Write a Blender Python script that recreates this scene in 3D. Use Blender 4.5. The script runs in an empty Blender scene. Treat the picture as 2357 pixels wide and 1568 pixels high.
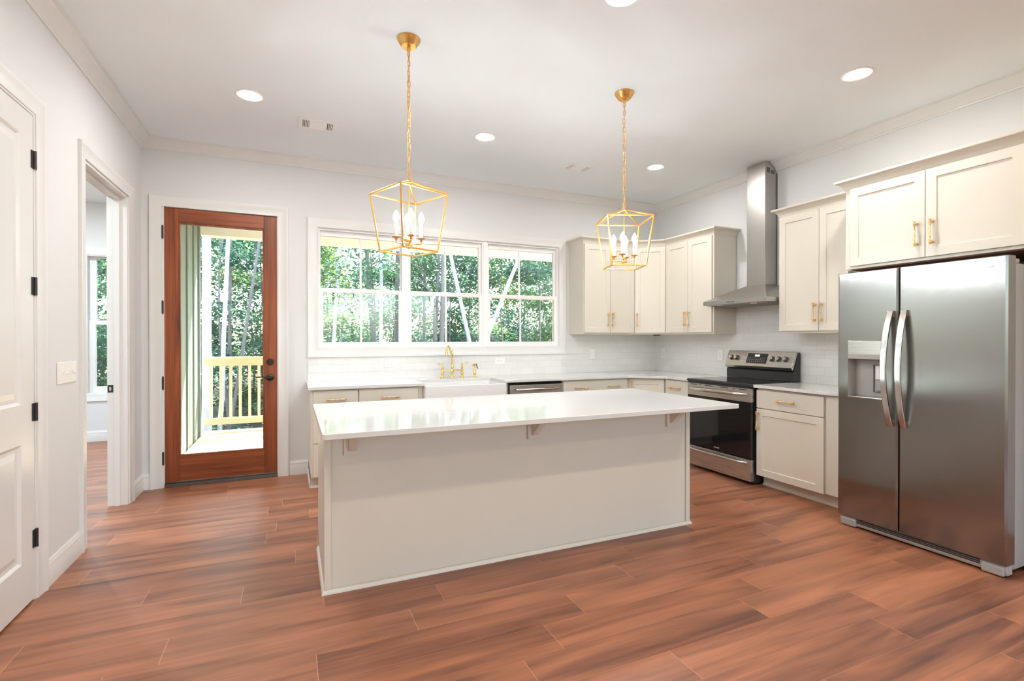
import bpy, bmesh, math, random
from mathutils import Matrix, Vector
R = math.radians
PI = math.pi
rng = random.Random(7)
scene = bpy.context.scene
COL = scene.collection

# ------------------------------------------------------------------ camera, world, sun, exposure
CAM_H, CAM_YAW, CAM_PITCH, CAM_F = 1.3076, 0.416, -0.0047, 1145.5
cam_data = bpy.data.cameras.new('camera')
cam_data.sensor_fit = 'HORIZONTAL'
cam_data.sensor_width = 36.0
cam_data.lens = CAM_F / 2357.0 * 36.0
cam_data.clip_start = 0.05
cam_data.clip_end = 400
cam = bpy.data.objects.new('camera', cam_data)
COL.objects.link(cam)
cam.location = (0, 0, CAM_H)
cam.rotation_euler = (PI / 2 + CAM_PITCH, 0, -CAM_YAW)
scene.camera = cam

world = bpy.data.worlds.new('sky')
scene.world = world
world.use_nodes = True
wn = world.node_tree
sky = wn.nodes.new('ShaderNodeTexSky')
sky.sky_type = 'NISHITA'
sky.sun_disc = False
sky.sun_elevation = R(54)
sky.sun_rotation = R(31)
sky.air_density = 1.0
sky.dust_density = 2.5
sky.ozone_density = 1.0
bg = wn.nodes['Background']
bg.inputs['Strength'].default_value = 1.7
wn.links.new(sky.outputs['Color'], bg.inputs['Color'])

sun_data = bpy.data.lights.new('sun', 'SUN')
sun_data.energy = 30.0
sun_data.angle = R(0.6)
sun_data.color = (1.0, 0.95, 0.86)
sun = bpy.data.objects.new('sun', sun_data)
COL.objects.link(sun)
sun.rotation_euler = (-Vector((0.6, 1.0, 1.6)).normalized()).to_track_quat('-Z', 'Y').to_euler()
sun.location = (6, 12, 16)

CAN_POWER, BULB_POWER, SIDE_FILL_POWER = 11.5, 5.2, 30.0
scene.view_settings.view_transform = 'Standard'
scene.view_settings.look = 'None'
scene.view_settings.exposure = 0.34
scene.view_settings.gamma = 1.0
scene.view_settings.use_curve_mapping = False
scene.cycles.use_denoising = True
scene.cycles.max_bounces = 10
scene.cycles.diffuse_bounces = 6
scene.cycles.glossy_bounces = 5
scene.cycles.transmission_bounces = 6
scene.cycles.transparent_max_bounces = 12
scene.cycles.sample_clamp_indirect = 6.0
scene.cycles.caustics_reflective = False
scene.cycles.caustics_refractive = False

# ------------------------------------------------------------------ main dimensions (metres)
XL, XR, YB, YR, ZC = -1.183, 4.367, 5.197, -3.6, 3.03
CZ = 0.890                      # top of the worktops

# ------------------------------------------------------------------ materials
def s2l(c):
    return tuple(((v / 255.0) / 12.92 if v / 255.0 <= 0.04045 else ((v / 255.0 + 0.055) / 1.055) ** 2.4) for v in c)

def rgba(c):
    return (c[0], c[1], c[2], 1.0)

def new_mat(name):
    m = bpy.data.materials.new(name)
    m.use_nodes = True
    nt = m.node_tree
    return m, nt, nt.nodes['Principled BSDF']

def simple(name, col, rough=0.5, metal=0.0, spec=0.5, var=0.03, scale=6.0, bump=0.0, bscale=60.0, coat=0.0):
    """flat colour with a little procedural unevenness"""
    m, nt, b = new_mat(name)
    tc = nt.nodes.new('ShaderNodeTexCoord')
    n = nt.nodes.new('ShaderNodeTexNoise')
    n.inputs['Scale'].default_value = scale
    n.inputs['Detail'].default_value = 4
    nt.links.new(tc.outputs['Object'], n.inputs['Vector'])
    mx = nt.nodes.new('ShaderNodeMix'); mx.data_type = 'RGBA'
    mx.inputs['A'].default_value = rgba([v * (1 - var) for v in col])
    mx.inputs['B'].default_value = rgba([min(1, v * (1 + var)) for v in col])
    nt.links.new(n.outputs['Fac'], mx.inputs['Factor'])
    nt.links.new(mx.outputs['Result'], b.inputs['Base Color'])
    b.inputs['Roughness'].default_value = rough
    b.inputs['Metallic'].default_value = metal
    b.inputs['Specular IOR Level'].default_value = spec
    if coat:
        b.inputs['Coat Weight'].default_value = coat
        b.inputs['Coat Roughness'].default_value = 0.1
    if bump:
        n2 = nt.nodes.new('ShaderNodeTexNoise')
        n2.inputs['Scale'].default_value = bscale
        n2.inputs['Detail'].default_value = 3
        nt.links.new(tc.outputs['Object'], n2.inputs['Vector'])
        bp = nt.nodes.new('ShaderNodeBump')
        bp.inputs['Strength'].default_value = bump
        bp.inputs['Distance'].default_value = 0.002
        nt.links.new(n2.outputs['Fac'], bp.inputs['Height'])
        nt.links.new(bp.outputs['Normal'], b.inputs['Normal'])
    return m

def brushed(name, col, rough, stretch, var=0.12):
    """brushed metal: fine streaks along one axis"""
    m, nt, b = new_mat(name)
    tc = nt.nodes.new('ShaderNodeTexCoord')
    mp = nt.nodes.new('ShaderNodeMapping')
    mp.inputs['Scale'].default_value = stretch
    n = nt.nodes.new('ShaderNodeTexNoise')
    n.inputs['Scale'].default_value = 1.0
    n.inputs['Detail'].default_value = 5
    nt.links.new(tc.outputs['Object'], mp.inputs['Vector'])
    nt.links.new(mp.outputs['Vector'], n.inputs['Vector'])
    mx = nt.nodes.new('ShaderNodeMix'); mx.data_type = 'RGBA'
    mx.inputs['A'].default_value = rgba([v * (1 - var) for v in col])
    mx.inputs['B'].default_value = rgba([min(1, v * (1 + var)) for v in col])
    nt.links.new(n.outputs['Fac'], mx.inputs['Factor'])
    nt.links.new(mx.outputs['Result'], b.inputs['Base Color'])
    mr = nt.nodes.new('ShaderNodeMapRange')
    mr.inputs['To Min'].default_value = rough * 0.85
    mr.inputs['To Max'].default_value = rough * 1.15
    nt.links.new(n.outputs['Fac'], mr.inputs['Value'])
    nt.links.new(mr.outputs['Result'], b.inputs['Roughness'])
    b.inputs['Metallic'].default_value = 1.0
    return m

def emitter(name, col, strength):
    m, nt, b = new_mat(name)
    e = nt.nodes.new('ShaderNodeEmission')
    e.inputs['Color'].default_value = rgba(col)
    e.inputs['Strength'].default_value = strength
    nt.links.new(e.outputs['Emission'], nt.nodes['Material Output'].inputs['Surface'])
    return m

def glass_pane(name):
    """thin window glass: clear, with the mirror reflection its angle gives it"""
    m, nt, b = new_mat(name)
    t = nt.nodes.new('ShaderNodeBsdfTransparent')
    t.inputs['Color'].default_value = (0.955, 0.985, 0.97, 1)
    g = nt.nodes.new('ShaderNodeBsdfGlossy')
    g.inputs['Roughness'].default_value = 0.0
    f = nt.nodes.new('ShaderNodeFresnel')
    f.inputs['IOR'].default_value = 1.5
    mx = nt.nodes.new('ShaderNodeMixShader')
    nt.links.new(f.outputs['Fac'], mx.inputs['Fac'])
    nt.links.new(t.outputs['BSDF'], mx.inputs[1])
    nt.links.new(g.outputs['BSDF'], mx.inputs[2])
    nt.links.new(mx.outputs['Shader'], nt.nodes['Material Output'].inputs['Surface'])
    return m

def tile_mat(name, axis):
    """white glossy subway tile, running bond; axis = the horizontal axis of the wall"""
    m, nt, b = new_mat(name)
    tc = nt.nodes.new('ShaderNodeTexCoord')
    sp = nt.nodes.new('ShaderNodeSeparateXYZ')
    cb = nt.nodes.new('ShaderNodeCombineXYZ')
    nt.links.new(tc.outputs['Object'], sp.inputs['Vector'])
    ad = nt.nodes.new('ShaderNodeMath'); ad.operation = 'ADD'
    ad.inputs[1].default_value = 0.003 if axis == 'X' else 0.0735 - 3.015 + 0.147 * 30
    nt.links.new(sp.outputs[axis], ad.inputs[0])
    az = nt.nodes.new('ShaderNodeMath'); az.operation = 'ADD'
    az.inputs[1].default_value = -1.201 + 0.0775 * 20
    nt.links.new(sp.outputs['Z'], az.inputs[0])
    nt.links.new(ad.outputs[0], cb.inputs['X'])
    nt.links.new(az.outputs[0], cb.inputs['Y'])
    br = nt.nodes.new('ShaderNodeTexBrick')
    br.offset = 0.5
    br.inputs['Scale'].default_value = 1.0
    br.inputs['Brick Width'].default_value = 0.147
    br.inputs['Row Height'].default_value = 0.0775
    br.inputs['Mortar Size'].default_value = 0.0011
    br.inputs['Mortar Smooth'].default_value = 0.3
    br.inputs['Bias'].default_value = 0.0
    br.inputs['Color1'].default_value = (0.74, 0.735, 0.72, 1)
    br.inputs['Color2'].default_value = (0.78, 0.775, 0.76, 1)
    br.inputs['Mortar'].default_value = (0.60, 0.585, 0.56, 1)
    nt.links.new(cb.outputs['Vector'], br.inputs['Vector'])
    nt.links.new(br.outputs['Color'], b.inputs['Base Color'])
    b.inputs['Roughness'].default_value = 0.12
    n = nt.nodes.new('ShaderNodeTexNoise')
    n.inputs['Scale'].default_value = 9.0
    nt.links.new(tc.outputs['Object'], n.inputs['Vector'])
    su = nt.nodes.new('ShaderNodeMath'); su.operation = 'SUBTRACT'
    nt.links.new(n.outputs['Fac'], su.inputs[0])
    nt.links.new(br.outputs['Fac'], su.inputs[1])
    bp = nt.nodes.new('ShaderNodeBump')
    bp.inputs['Strength'].default_value = 0.25
    bp.inputs['Distance'].default_value = 0.0015
    nt.links.new(su.outputs[0], bp.inputs['Height'])
    nt.links.new(bp.outputs['Normal'], b.inputs['Normal'])
    return m

def wood_mat(name, axis, dark, mid, light, rough=0.38, fine=26.0, seed=0.0):
    """stained timber with the grain along one axis"""
    m, nt, b = new_mat(name)
    tc = nt.nodes.new('ShaderNodeTexCoord')
    mp = nt.nodes.new('ShaderNodeMapping')
    sc = {'X': (0.9, fine, fine), 'Y': (fine, 0.9, fine), 'Z': (fine, fine, 0.9)}[axis]
    mp.inputs['Scale'].default_value = sc
    mp.inputs['Location'].default_value = (seed, seed * 1.7, seed * 0.6)
    n = nt.nodes.new('ShaderNodeTexNoise')
    n.inputs['Scale'].default_value = 1.0
    n.inputs['Detail'].default_value = 8
    n.inputs['Roughness'].default_value = 0.62
    n.inputs['Distortion'].default_value = 0.4
    nt.links.new(tc.outputs['Object'], mp.inputs['Vector'])
    nt.links.new(mp.outputs['Vector'], n.inputs['Vector'])
    rp = nt.nodes.new('ShaderNodeValToRGB')
    rp.color_ramp.elements[0].position = 0.30
    rp.color_ramp.elements[0].color = rgba(dark)
    rp.color_ramp.elements[1].position = 0.72
    rp.color_ramp.elements[1].color = rgba(light)
    e = rp.color_ramp.elements.new(0.5); e.color = rgba(mid)
    nt.links.new(n.outputs['Fac'], rp.inputs['Fac'])
    nt.links.new(rp.outputs['Color'], b.inputs['Base Color'])
    b.inputs['Roughness'].default_value = rough
    bp = nt.nodes.new('ShaderNodeBump')
    bp.inputs['Strength'].default_value = 0.1
    bp.inputs['Distance'].default_value = 0.001
    nt.links.new(n.outputs['Fac'], bp.inputs['Height'])
    nt.links.new(bp.outputs['Normal'], b.inputs['Normal'])
    return m

def floor_mat():
    m, nt, b = new_mat('plank_floor')
    L = nt.links.new
    tc = nt.nodes.new('ShaderNodeTexCoord')
    at = nt.nodes.new('ShaderNodeAttribute'); at.attribute_name = 'plank'
    uv = nt.nodes.new('ShaderNodeUVMap'); uv.uv_map = 'plank_uv'
    def math(op, a, bb=None, c=None):
        n = nt.nodes.new('ShaderNodeMath'); n.operation = op
        for i, v in enumerate((a, bb, c)):
            if v is None: continue
            if isinstance(v, (int, float)): n.inputs[i].default_value = v
            else: L(v, n.inputs[i])
        return n.outputs[0]
    # own offset per plank, so that the grain breaks at the joints
    off = nt.nodes.new('ShaderNodeVectorMath'); off.operation = 'MULTIPLY'
    L(at.outputs['Color'], off.inputs[0]); off.inputs[1].default_value = (37.0, 53.0, 71.0)
    add = nt.nodes.new('ShaderNodeVectorMath'); add.operation = 'ADD'
    L(tc.outputs['Object'], add.inputs[0]); L(off.outputs[0], add.inputs[1])
    def noise(scl, detail, rough, dist):
        mp = nt.nodes.new('ShaderNodeMapping'); mp.inputs['Scale'].default_value = scl
        L(add.outputs[0], mp.inputs['Vector'])
        n = nt.nodes.new('ShaderNodeTexNoise')
        n.inputs['Scale'].default_value = 1.0; n.inputs['Detail'].default_value = detail
        n.inputs['Roughness'].default_value = rough; n.inputs['Distortion'].default_value = dist
        L(mp.outputs['Vector'], n.inputs['Vector'])
        return n.outputs['Fac']
    grain = noise((3.0, 60.0, 1.0), 7, 0.65, 0.3)
    band = noise((1.1, 11.0, 1.0), 3, 0.5, 0.8)
    cloud = noise((0.9, 4.5, 1.0), 2, 0.5, 0.6)
    sep = nt.nodes.new('ShaderNodeSeparateColor'); L(at.outputs['Color'], sep.inputs['Color'])
    tone = math('MULTIPLY_ADD', sep.outputs['Red'], 0.10, -0.05)
    v = math('MULTIPLY_ADD', grain, 0.26, tone)
    v = math('MULTIPLY_ADD', band, 0.70, v)
    v = math('MULTIPLY_ADD', cloud, 0.28, v)
    rp = nt.nodes.new('ShaderNodeValToRGB')
    cr = rp.color_ramp
    cr.elements[0].position = 0.36; cr.elements[0].color = rgba(s2l((78, 50, 40)))
    cr.elements[1].position = 0.84; cr.elements[1].color = rgba(s2l((182, 118, 86)))
    e = cr.elements.new(0.50); e.color = rgba(s2l((122, 76, 56)))
    e = cr.elements.new(0.64); e.color = rgba(s2l((152, 98, 70)))
    L(v, rp.inputs['Fac'])
    # pale bevel lines along the joints
    s2 = nt.nodes.new('ShaderNodeSeparateXYZ'); L(uv.outputs['UV'], s2.inputs['Vector'])
    du = math('MULTIPLY', math('MINIMUM', s2.outputs['X'], math('SUBTRACT', 1.0, s2.outputs['X'])), 1.185)
    dv = math('MULTIPLY', math('MINIMUM', s2.outputs['Y'], math('SUBTRACT', 1.0, s2.outputs['Y'])), 0.189)
    ju = math('SUBTRACT', 1.0, math('SMOOTH_MIN', math('DIVIDE', du, 0.0022), 1.0, 0.1))
    jv = math('MULTIPLY', math('SUBTRACT', 1.0, math('SMOOTH_MIN', math('DIVIDE', dv, 0.0016), 1.0, 0.1)), 0.45)
    j = math('MAXIMUM', math('MAXIMUM', ju, jv), 0.0)
    mx = nt.nodes.new('ShaderNodeMix'); mx.data_type = 'RGBA'
    L(math('MULTIPLY', j, 0.75), mx.inputs['Factor'])
    L(rp.outputs['Color'], mx.inputs['A'])
    mx.inputs['B'].default_value = rgba(s2l((214, 158, 122)))
    L(mx.outputs['Result'], b.inputs['Base Color'])
    rr = math('MULTIPLY_ADD', grain, 0.16, 0.30)
    L(rr, b.inputs['Roughness'])
    b.inputs['Specular IOR Level'].default_value = 0.62
    bp = nt.nodes.new('ShaderNodeBump')
    bp.inputs['Strength'].default_value = 0.12; bp.inputs['Distance'].default_value = 0.001
    L(math('SUBTRACT', grain, j), bp.inputs['Height'])
    L(bp.outputs['Normal'], b.inputs['Normal'])
    return m

def quartz_mat():
    m, nt, b = new_mat('white_quartz')
    tc = nt.nodes.new('ShaderNodeTexCoord')
    n = nt.nodes.new('ShaderNodeTexNoise')
    n.inputs['Scale'].default_value = 1.3; n.inputs['Detail'].default_value = 5
    n.inputs['Distortion'].default_value = 1.2
    nt.links.new(tc.outputs['Object'], n.inputs['Vector'])
    rp = nt.nodes.new('ShaderNodeValToRGB')
    cr = rp.color_ramp
    cr.elements[0].position = 0.488; cr.elements[0].color = (0.68, 0.68, 0.675, 1)
    cr.elements[1].position = 0.512; cr.elements[1].color = (0.68, 0.68, 0.675, 1)
    e = cr.elements.new(0.5); e.color = (0.66, 0.645, 0.615, 1)
    nt.links.new(n.outputs['Fac'], rp.inputs['Fac'])
    nt.links.new(rp.outputs['Color'], b.inputs['Base Color'])
    b.inputs['Roughness'].default_value = 0.07
    return m

def leaf_mat(name, col, trans):
    m, nt, b = new_mat(name)
    tc = nt.nodes.new('ShaderNodeTexCoord')
    n = nt.nodes.new('ShaderNodeTexNoise')
    n.inputs['Scale'].default_value = 1.1; n.inputs['Detail'].default_value = 3
    nt.links.new(tc.outputs['Object'], n.inputs['Vector'])
    mx = nt.nodes.new('ShaderNodeMix'); mx.data_type = 'RGBA'
    mx.inputs['A'].default_value = rgba([v * 0.7 for v in col])
    mx.inputs['B'].default_value = rgba([min(1, v * 1.35) for v in col])
    nt.links.new(n.outputs['Fac'], mx.inputs['Factor'])
    d = nt.nodes.new('ShaderNodeBsdfDiffuse')
    nt.links.new(mx.outputs['Result'], d.inputs['Color'])
    t = nt.nodes.new('ShaderNodeBsdfTranslucent')
    t.inputs['Color'].default_value = rgba(trans)
    g = nt.nodes.new('ShaderNodeBsdfGlossy'); g.inputs['Roughness'].default_value = 0.4
    m1 = nt.nodes.new('ShaderNodeMixShader'); m1.inputs['Fac'].default_value = 0.5
    m2 = nt.nodes.new('ShaderNodeMixShader'); m2.inputs['Fac'].default_value = 0.06
    nt.links.new(d.outputs[0], m1.inputs[1]); nt.links.new(t.outputs[0], m1.inputs[2])
    nt.links.new(m1.outputs[0], m2.inputs[1]); nt.links.new(g.outputs[0], m2.inputs[2])
    nt.links.new(m2.outputs[0], nt.nodes['Material Output'].inputs['Surface'])
    return m

M = {}
M['wall'] = simple('wall_paint', (0.70, 0.705, 0.70), 0.75, spec=0.3, var=0.012, scale=1.5, bump=0.05, bscale=220)
M['ceiling'] = simple('ceiling_paint', (0.82, 0.86, 0.88), 0.9, spec=0.2, var=0.012, scale=1.2, bump=0.05, bscale=160)
M['trim'] = simple('trim_paint', (0.74, 0.735, 0.72), 0.32, var=0.01)
M['door_white'] = simple('door_paint', (0.72, 0.715, 0.70), 0.30, var=0.01)
M['vinyl'] = simple('window_vinyl', (0.86, 0.86, 0.86), 0.35, var=0.01)
M['cabinet'] = simple('cabinet_paint', (0.70, 0.66, 0.575), 0.38, var=0.012, scale=3)
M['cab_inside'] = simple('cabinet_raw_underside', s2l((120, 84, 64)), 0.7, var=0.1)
M['quartz'] = quartz_mat()
M['ceramic'] = simple('white_fireclay', (0.76, 0.76, 0.755), 0.12, var=0.005)
M['floor'] = floor_mat()
M['tile_x'] = tile_mat('subway_tile_back', 'X')
M['tile_y'] = tile_mat('subway_tile_right', 'Y')
M['plate'] = simple('white_plastic', (0.84, 0.83, 0.81), 0.35, var=0.005)
M['slot'] = simple('dark_slot', (0.12, 0.11, 0.105), 0.6)
M['black'] = simple('black_hardware', (0.018, 0.018, 0.020), 0.42)
M['bronze'] = simple('oil_rubbed_bronze', (0.05, 0.038, 0.032), 0.32, metal=0.7)
M['steel_v'] = brushed('stainless_door', (0.29, 0.285, 0.275), 0.24, (1.5, 2.0, 420.0), 0.03)
_p = M['steel_v'].node_tree.nodes['Principled BSDF']
_p.inputs['Anisotropic'].default_value = 0.75
_t = M['steel_v'].node_tree.nodes.new('ShaderNodeTangent'); _t.direction_type = 'RADIAL'; _t.axis = 'Z'
M['steel_v'].node_tree.links.new(_t.outputs['Tangent'], _p.inputs['Tangent'])
M['steel'] = brushed('stainless', (0.55, 0.53, 0.50), 0.28, (2.0, 2.0, 200.0), 0.06)
M['steel_hood'] = brushed('stainless_hood', (0.52, 0.50, 0.475), 0.34, (90.0, 90.0, 2.0), 0.08)
M['steel_pol'] = brushed('stainless_handle', (0.66, 0.63, 0.60), 0.18, (60.0, 60.0, 60.0), 0.04)
M['grey_case'] = simple('grey_painted_steel', (0.30, 0.295, 0.29), 0.45, var=0.03, bump=0.1, bscale=300)
M['grey_plastic'] = simple('grey_plastic', (0.36, 0.35, 0.335), 0.35)
M['grey_dark'] = simple('dark_grey_plastic', (0.10, 0.10, 0.10), 0.4)
M['blackglass'] = simple('black_glass', (0.008, 0.008, 0.009), 0.06, var=0.0)
M['enamel'] = simple('black_enamel', (0.022, 0.022, 0.024), 0.25, bump=0.08, bscale=400)
M['gold'] = brushed('brushed_gold', (0.88, 0.58, 0.27), 0.28, (80.0, 80.0, 80.0), 0.05)
M['goldleaf'] = simple('gilded_iron', (0.78, 0.47, 0.16), 0.34, metal=1.0, var=0.12, scale=30, bump=0.2, bscale=80)
M['brass'] = brushed('polished_brass', (0.93, 0.68, 0.26), 0.16, (60.0, 60.0, 60.0), 0.04)
M['candle'] = simple('candle_sleeve', (0.88, 0.85, 0.78), 0.5)
M['bulb'] = emitter('lit_bulb', (0.88, 0.95, 1.0), 900.0)
M['can_lens'] = emitter('lit_lens', (1.0, 0.975, 0.94), 1.0)
M['can_lens_warm'] = emitter('lit_warm_lens', (1.0, 0.85, 0.66), 1.0)
M['can_lens_side_fill'] = emitter('lit_side_fill_lens', (0.84, 0.96, 1.0), 1.0)
M['display'] = emitter('lit_digits', (0.65, 0.8, 1.0), 4.0)
M['glass'] = glass_pane('window_glass')
DK, MD, LT = s2l((92, 42, 18)), s2l((136, 68, 32)), s2l((172, 94, 52))
M['door_v'] = wood_mat('mahogany_upright', 'Z', DK, MD, LT, 0.36, 22, 1.0)
M['door_h'] = wood_mat('mahogany_rail', 'X', DK, MD, LT, 0.36, 22, 4.0)
M['threshold'] = simple('bronze_threshold', (0.055, 0.040, 0.034), 0.4, metal=0.4)
M['pine_x'] = wood_mat('pine_along', 'X', s2l((196, 176, 148)), s2l((214, 196, 170)), s2l((226, 212, 190)), 0.6, 18, 2.0)
M['pine_z'] = wood_mat('pine_upright', 'Z', s2l((196, 176, 148)), s2l((214, 196, 170)), s2l((226, 212, 190)), 0.6, 18, 7.0)
M['deck'] = wood_mat('deck_boards', 'X', s2l((190, 160, 124)), s2l((216, 190, 156)), s2l((230, 208, 180)), 0.7, 14, 3.0)
M['porch_paint'] = simple('porch_paint', (0.76, 0.80, 0.80), 0.6)
M['siding'] = simple('green_grey_siding', (0.135, 0.185, 0.165), 0.6, var=0.06)
M['ground'] = simple('leaf_litter', (0.16, 0.12, 0.07), 0.95, var=0.4, scale=4)
M['bark_pale'] = simple('pale_bark', (0.46, 0.46, 0.48), 0.9, var=0.22, scale=9, bump=0.6, bscale=30)
M['bark_dark'] = simple('dark_bark', (0.17, 0.16, 0.15), 0.9, var=0.3, scale=9, bump=0.6, bscale=30)
M['leaf_a'] = leaf_mat('leaf_mid_green', (0.060, 0.140, 0.085), (0.105, 0.235, 0.105))
M['leaf_b'] = leaf_mat('leaf_bright_green', (0.080, 0.165, 0.075), (0.165, 0.280, 0.085))
M['leaf_c'] = leaf_mat('leaf_blue_green', (0.045, 0.120, 0.090), (0.075, 0.190, 0.120))

# ------------------------------------------------------------------ mesh helpers
class MB:
    """collects shapes and links them as ONE mesh object"""
    def __init__(self, mtx=None):
        self.v, self.f, self.mtx = [], [], (mtx or Matrix())

    def poly(self, vs, fs):
        o = len(self.v)
        self.v += [tuple(p) for p in vs]
        self.f += [tuple(i + o for i in q) for q in fs]

    def box(self, x0, y0, z0, x1, y1, z1):
        x0, x1 = min(x0, x1), max(x0, x1); y0, y1 = min(y0, y1), max(y0, y1); z0, z1 = min(z0, z1), max(z0, z1)
        self.poly([(x0, y0, z0), (x1, y0, z0), (x1, y1, z0), (x0, y1, z0), (x0, y0, z1), (x1, y0, z1), (x1, y1, z1), (x0, y1, z1)],
                  [(0, 3, 2, 1), (4, 5, 6, 7), (0, 1, 5, 4), (1, 2, 6, 5), (2, 3, 7, 6), (3, 0, 4, 7)])

    def prism(self, pts, z0, z1, axis='Z'):
        """polygon in the plane across the axis, extruded along it; XY for Z, XZ for Y, YZ for X"""
        def P(p, h):
            return {'Z': (p[0], p[1], h), 'Y': (p[0], h, p[1]), 'X': (h, p[0], p[1])}[axis]
        n = len(pts)
        vs = [P(p, z0) for p in pts] + [P(p, z1) for p in pts]
        fs = [tuple(range(n)), tuple(range(n, 2 * n))] + [(i, (i + 1) % n, n + (i + 1) % n, n + i) for i in range(n)]
        self.poly(vs, fs)

    def lathe(self, prof, org, d=(0, 0, 1), n=20):
        """profile of (radius, distance along d)"""
        d = Vector(d).normalized()
        a = d.orthogonal().normalized(); b = d.cross(a)
        org = Vector(org); vs, fs = [], []
        for r, t in prof:
            for k in range(n):
                w = 2 * PI * k / n
                vs.append(org + d * t + (a * math.cos(w) + b * math.sin(w)) * r)
        m = len(prof)
        for i in range(m - 1):
            for k in range(n):
                k2 = (k + 1) % n
                fs.append((i * n + k, i * n + k2, (i + 1) * n + k2, (i + 1) * n + k))
        fs.append(tuple(range(n))); fs.append(tuple((m - 1) * n + k for k in range(n)))
        self.poly(vs, fs)

    def cyl(self, p0, p1, r, n=16, r2=None):
        p0, p1 = Vector(p0), Vector(p1)
        self.lathe([(r, 0), (r if r2 is None else r2, (p1 - p0).length)], p0, p1 - p0, n)

    def tube(self, pts, r, n=10, closed=False, sq=None, up=(0, 0, 1)):
        """round (or rectangular, sq=(w,h)) bar along a path; r may be a list"""
        pts = [Vector(p) for p in pts]; m = len(pts); vs, fs = [], []
        rs = r if isinstance(r, (list, tuple)) else [r] * m
        prev = None
        for i in range(m):
            if closed:
                t = (pts[(i + 1) % m] - pts[i - 1])
            else:
                t = pts[min(i + 1, m - 1)] - pts[max(i - 1, 0)]
            t.normalize()
            if prev is None:
                a = t.cross(Vector(up))
                if a.length < 1e-4: a = t.orthogonal()
            else:
                a = prev - t * prev.dot(t)
            a.normalize(); b = t.cross(a); prev = a
            if sq:
                w, h = sq[0] / 2, sq[1] / 2
                ring = [a * w + b * h, a * -w + b * h, a * -w + b * -h, a * w + b * -h]
                k_n = 4
            else:
                ring = [(a * math.cos(2 * PI * k / n) + b * math.sin(2 * PI * k / n)) * rs[i] for k in range(n)]
                k_n = n
            vs += [pts[i] + q for q in ring]
        seg = m if closed else m - 1
        for i in range(seg):
            i2 = (i + 1) % m
            for k in range(k_n):
                k2 = (k + 1) % k_n
                fs.append((i * k_n + k, i * k_n + k2, i2 * k_n + k2, i2 * k_n + k))
        if not closed:
            fs.append(tuple(range(k_n))); fs.append(tuple((m - 1) * k_n + k for k in range(k_n)))
        self.poly(vs, fs)

    def sphere(self, c, r, n=14, sz=1.0):
        prof = []
        for i in range(n + 1):
            w = PI * i / n
            prof.append((max(r * math.sin(w), 1e-5), -r * sz * math.cos(w)))
        self.lathe(prof, c, (0, 0, 1), n + 4)

    def sweep(self, path, prof, place, closed=False):
        """mitred moulding: path of 2-D points, profile of (offset to the left of travel, height), place(x, y, h) -> 3-D"""
        n = len(path); P = [Vector(p) for p in path]; vs, fs = [], []
        def nrm(a, b):
            d = (b - a).normalized(); return Vector((-d.y, d.x))
        for i in range(n):
            if closed:
                n1, n2 = nrm(P[i - 1], P[i]), nrm(P[i], P[(i + 1) % n])
            else:
                n1 = nrm(P[max(i - 1, 0)], P[max(i, 1)]); n2 = nrm(P[min(i, n - 2)], P[min(i + 1, n - 1)])
            m = (n1 + n2) / (1 + n1.dot(n2))
            for d, h in prof:
                q = P[i] + m * d
                vs.append(place(q.x, q.y, h))
        k = len(prof)
        for i in range(n if closed else n - 1):
            i2 = (i + 1) % n
            for j in range(k):
                j2 = (j + 1) % k
                fs.append((i * k + j, i2 * k + j, i2 * k + j2, i * k + j2))
        if not closed:
            fs.append(tuple(range(k))); fs.append(tuple((n - 1) * k + j for j in range(k)))
        self.poly(vs, fs)

    def build(self, name, mat, parent=None, bevel=0.0, smooth=False, seg=2):
        me = bpy.data.meshes.new(name)
        bm = bmesh.new()
        bv = [bm.verts.new(self.mtx @ Vector(p)) for p in self.v]
        for q in self.f:
            try: bm.faces.new([bv[i] for i in q])
            except ValueError: pass
        bmesh.ops.recalc_face_normals(bm, faces=bm.faces)
        bm.to_mesh(me); bm.free()
        if smooth:
            me.polygons.foreach_set('use_smooth', [True] * len(me.polygons))
            me.set_sharp_from_angle(angle=R(38))
        me.materials.append(mat)
        o = bpy.data.objects.new(name, me)
        COL.objects.link(o)
        if parent is not None:
            o.parent = parent
            if parent.type == 'EMPTY':
                o.matrix_parent_inverse = Matrix.Translation(-parent.location)
        if bevel:
            md = o.modifiers.new('edge', 'BEVEL')
            md.width = bevel; md.segments = seg; md.limit_method = 'ANGLE'; md.angle_limit = R(40)
        return o

def bx(name, mat, parent, x0, y0, z0, x1, y1, z1, bevel=0.0, mtx=None):
    mb = MB(mtx); mb.box(x0, y0, z0, x1, y1, z1)
    return mb.build(name, mat, parent, bevel)

def thing(name, label, cat, loc=(0, 0, 0), group=None):
    o = bpy.data.objects.new(name, None)
    o.empty_display_size = 0.1
    COL.objects.link(o)
    o.location = loc
    return tag(o, label, cat, group)

def tag(o, label, cat, group=None, kind=None):
    o['label'] = label; o['category'] = cat
    if group: o['group'] = group
    if kind: o['kind'] = kind
    return o

def struct(o, label=None, cat=None):
    o['kind'] = 'structure'
    if label: o['label'] = label
    if cat: o['category'] = cat
    return o

def kids(o):
    return [c for c in bpy.data.objects if c.parent == o]

def copy_tree(o, parent=None):
    ch = kids(o)
    c = o.copy(); COL.objects.link(c)
    if parent is not None:
        c.parent = parent
        c.matrix_parent_inverse = o.matrix_parent_inverse.copy()
    for k in ch: copy_tree(k, c)
    return c

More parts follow.
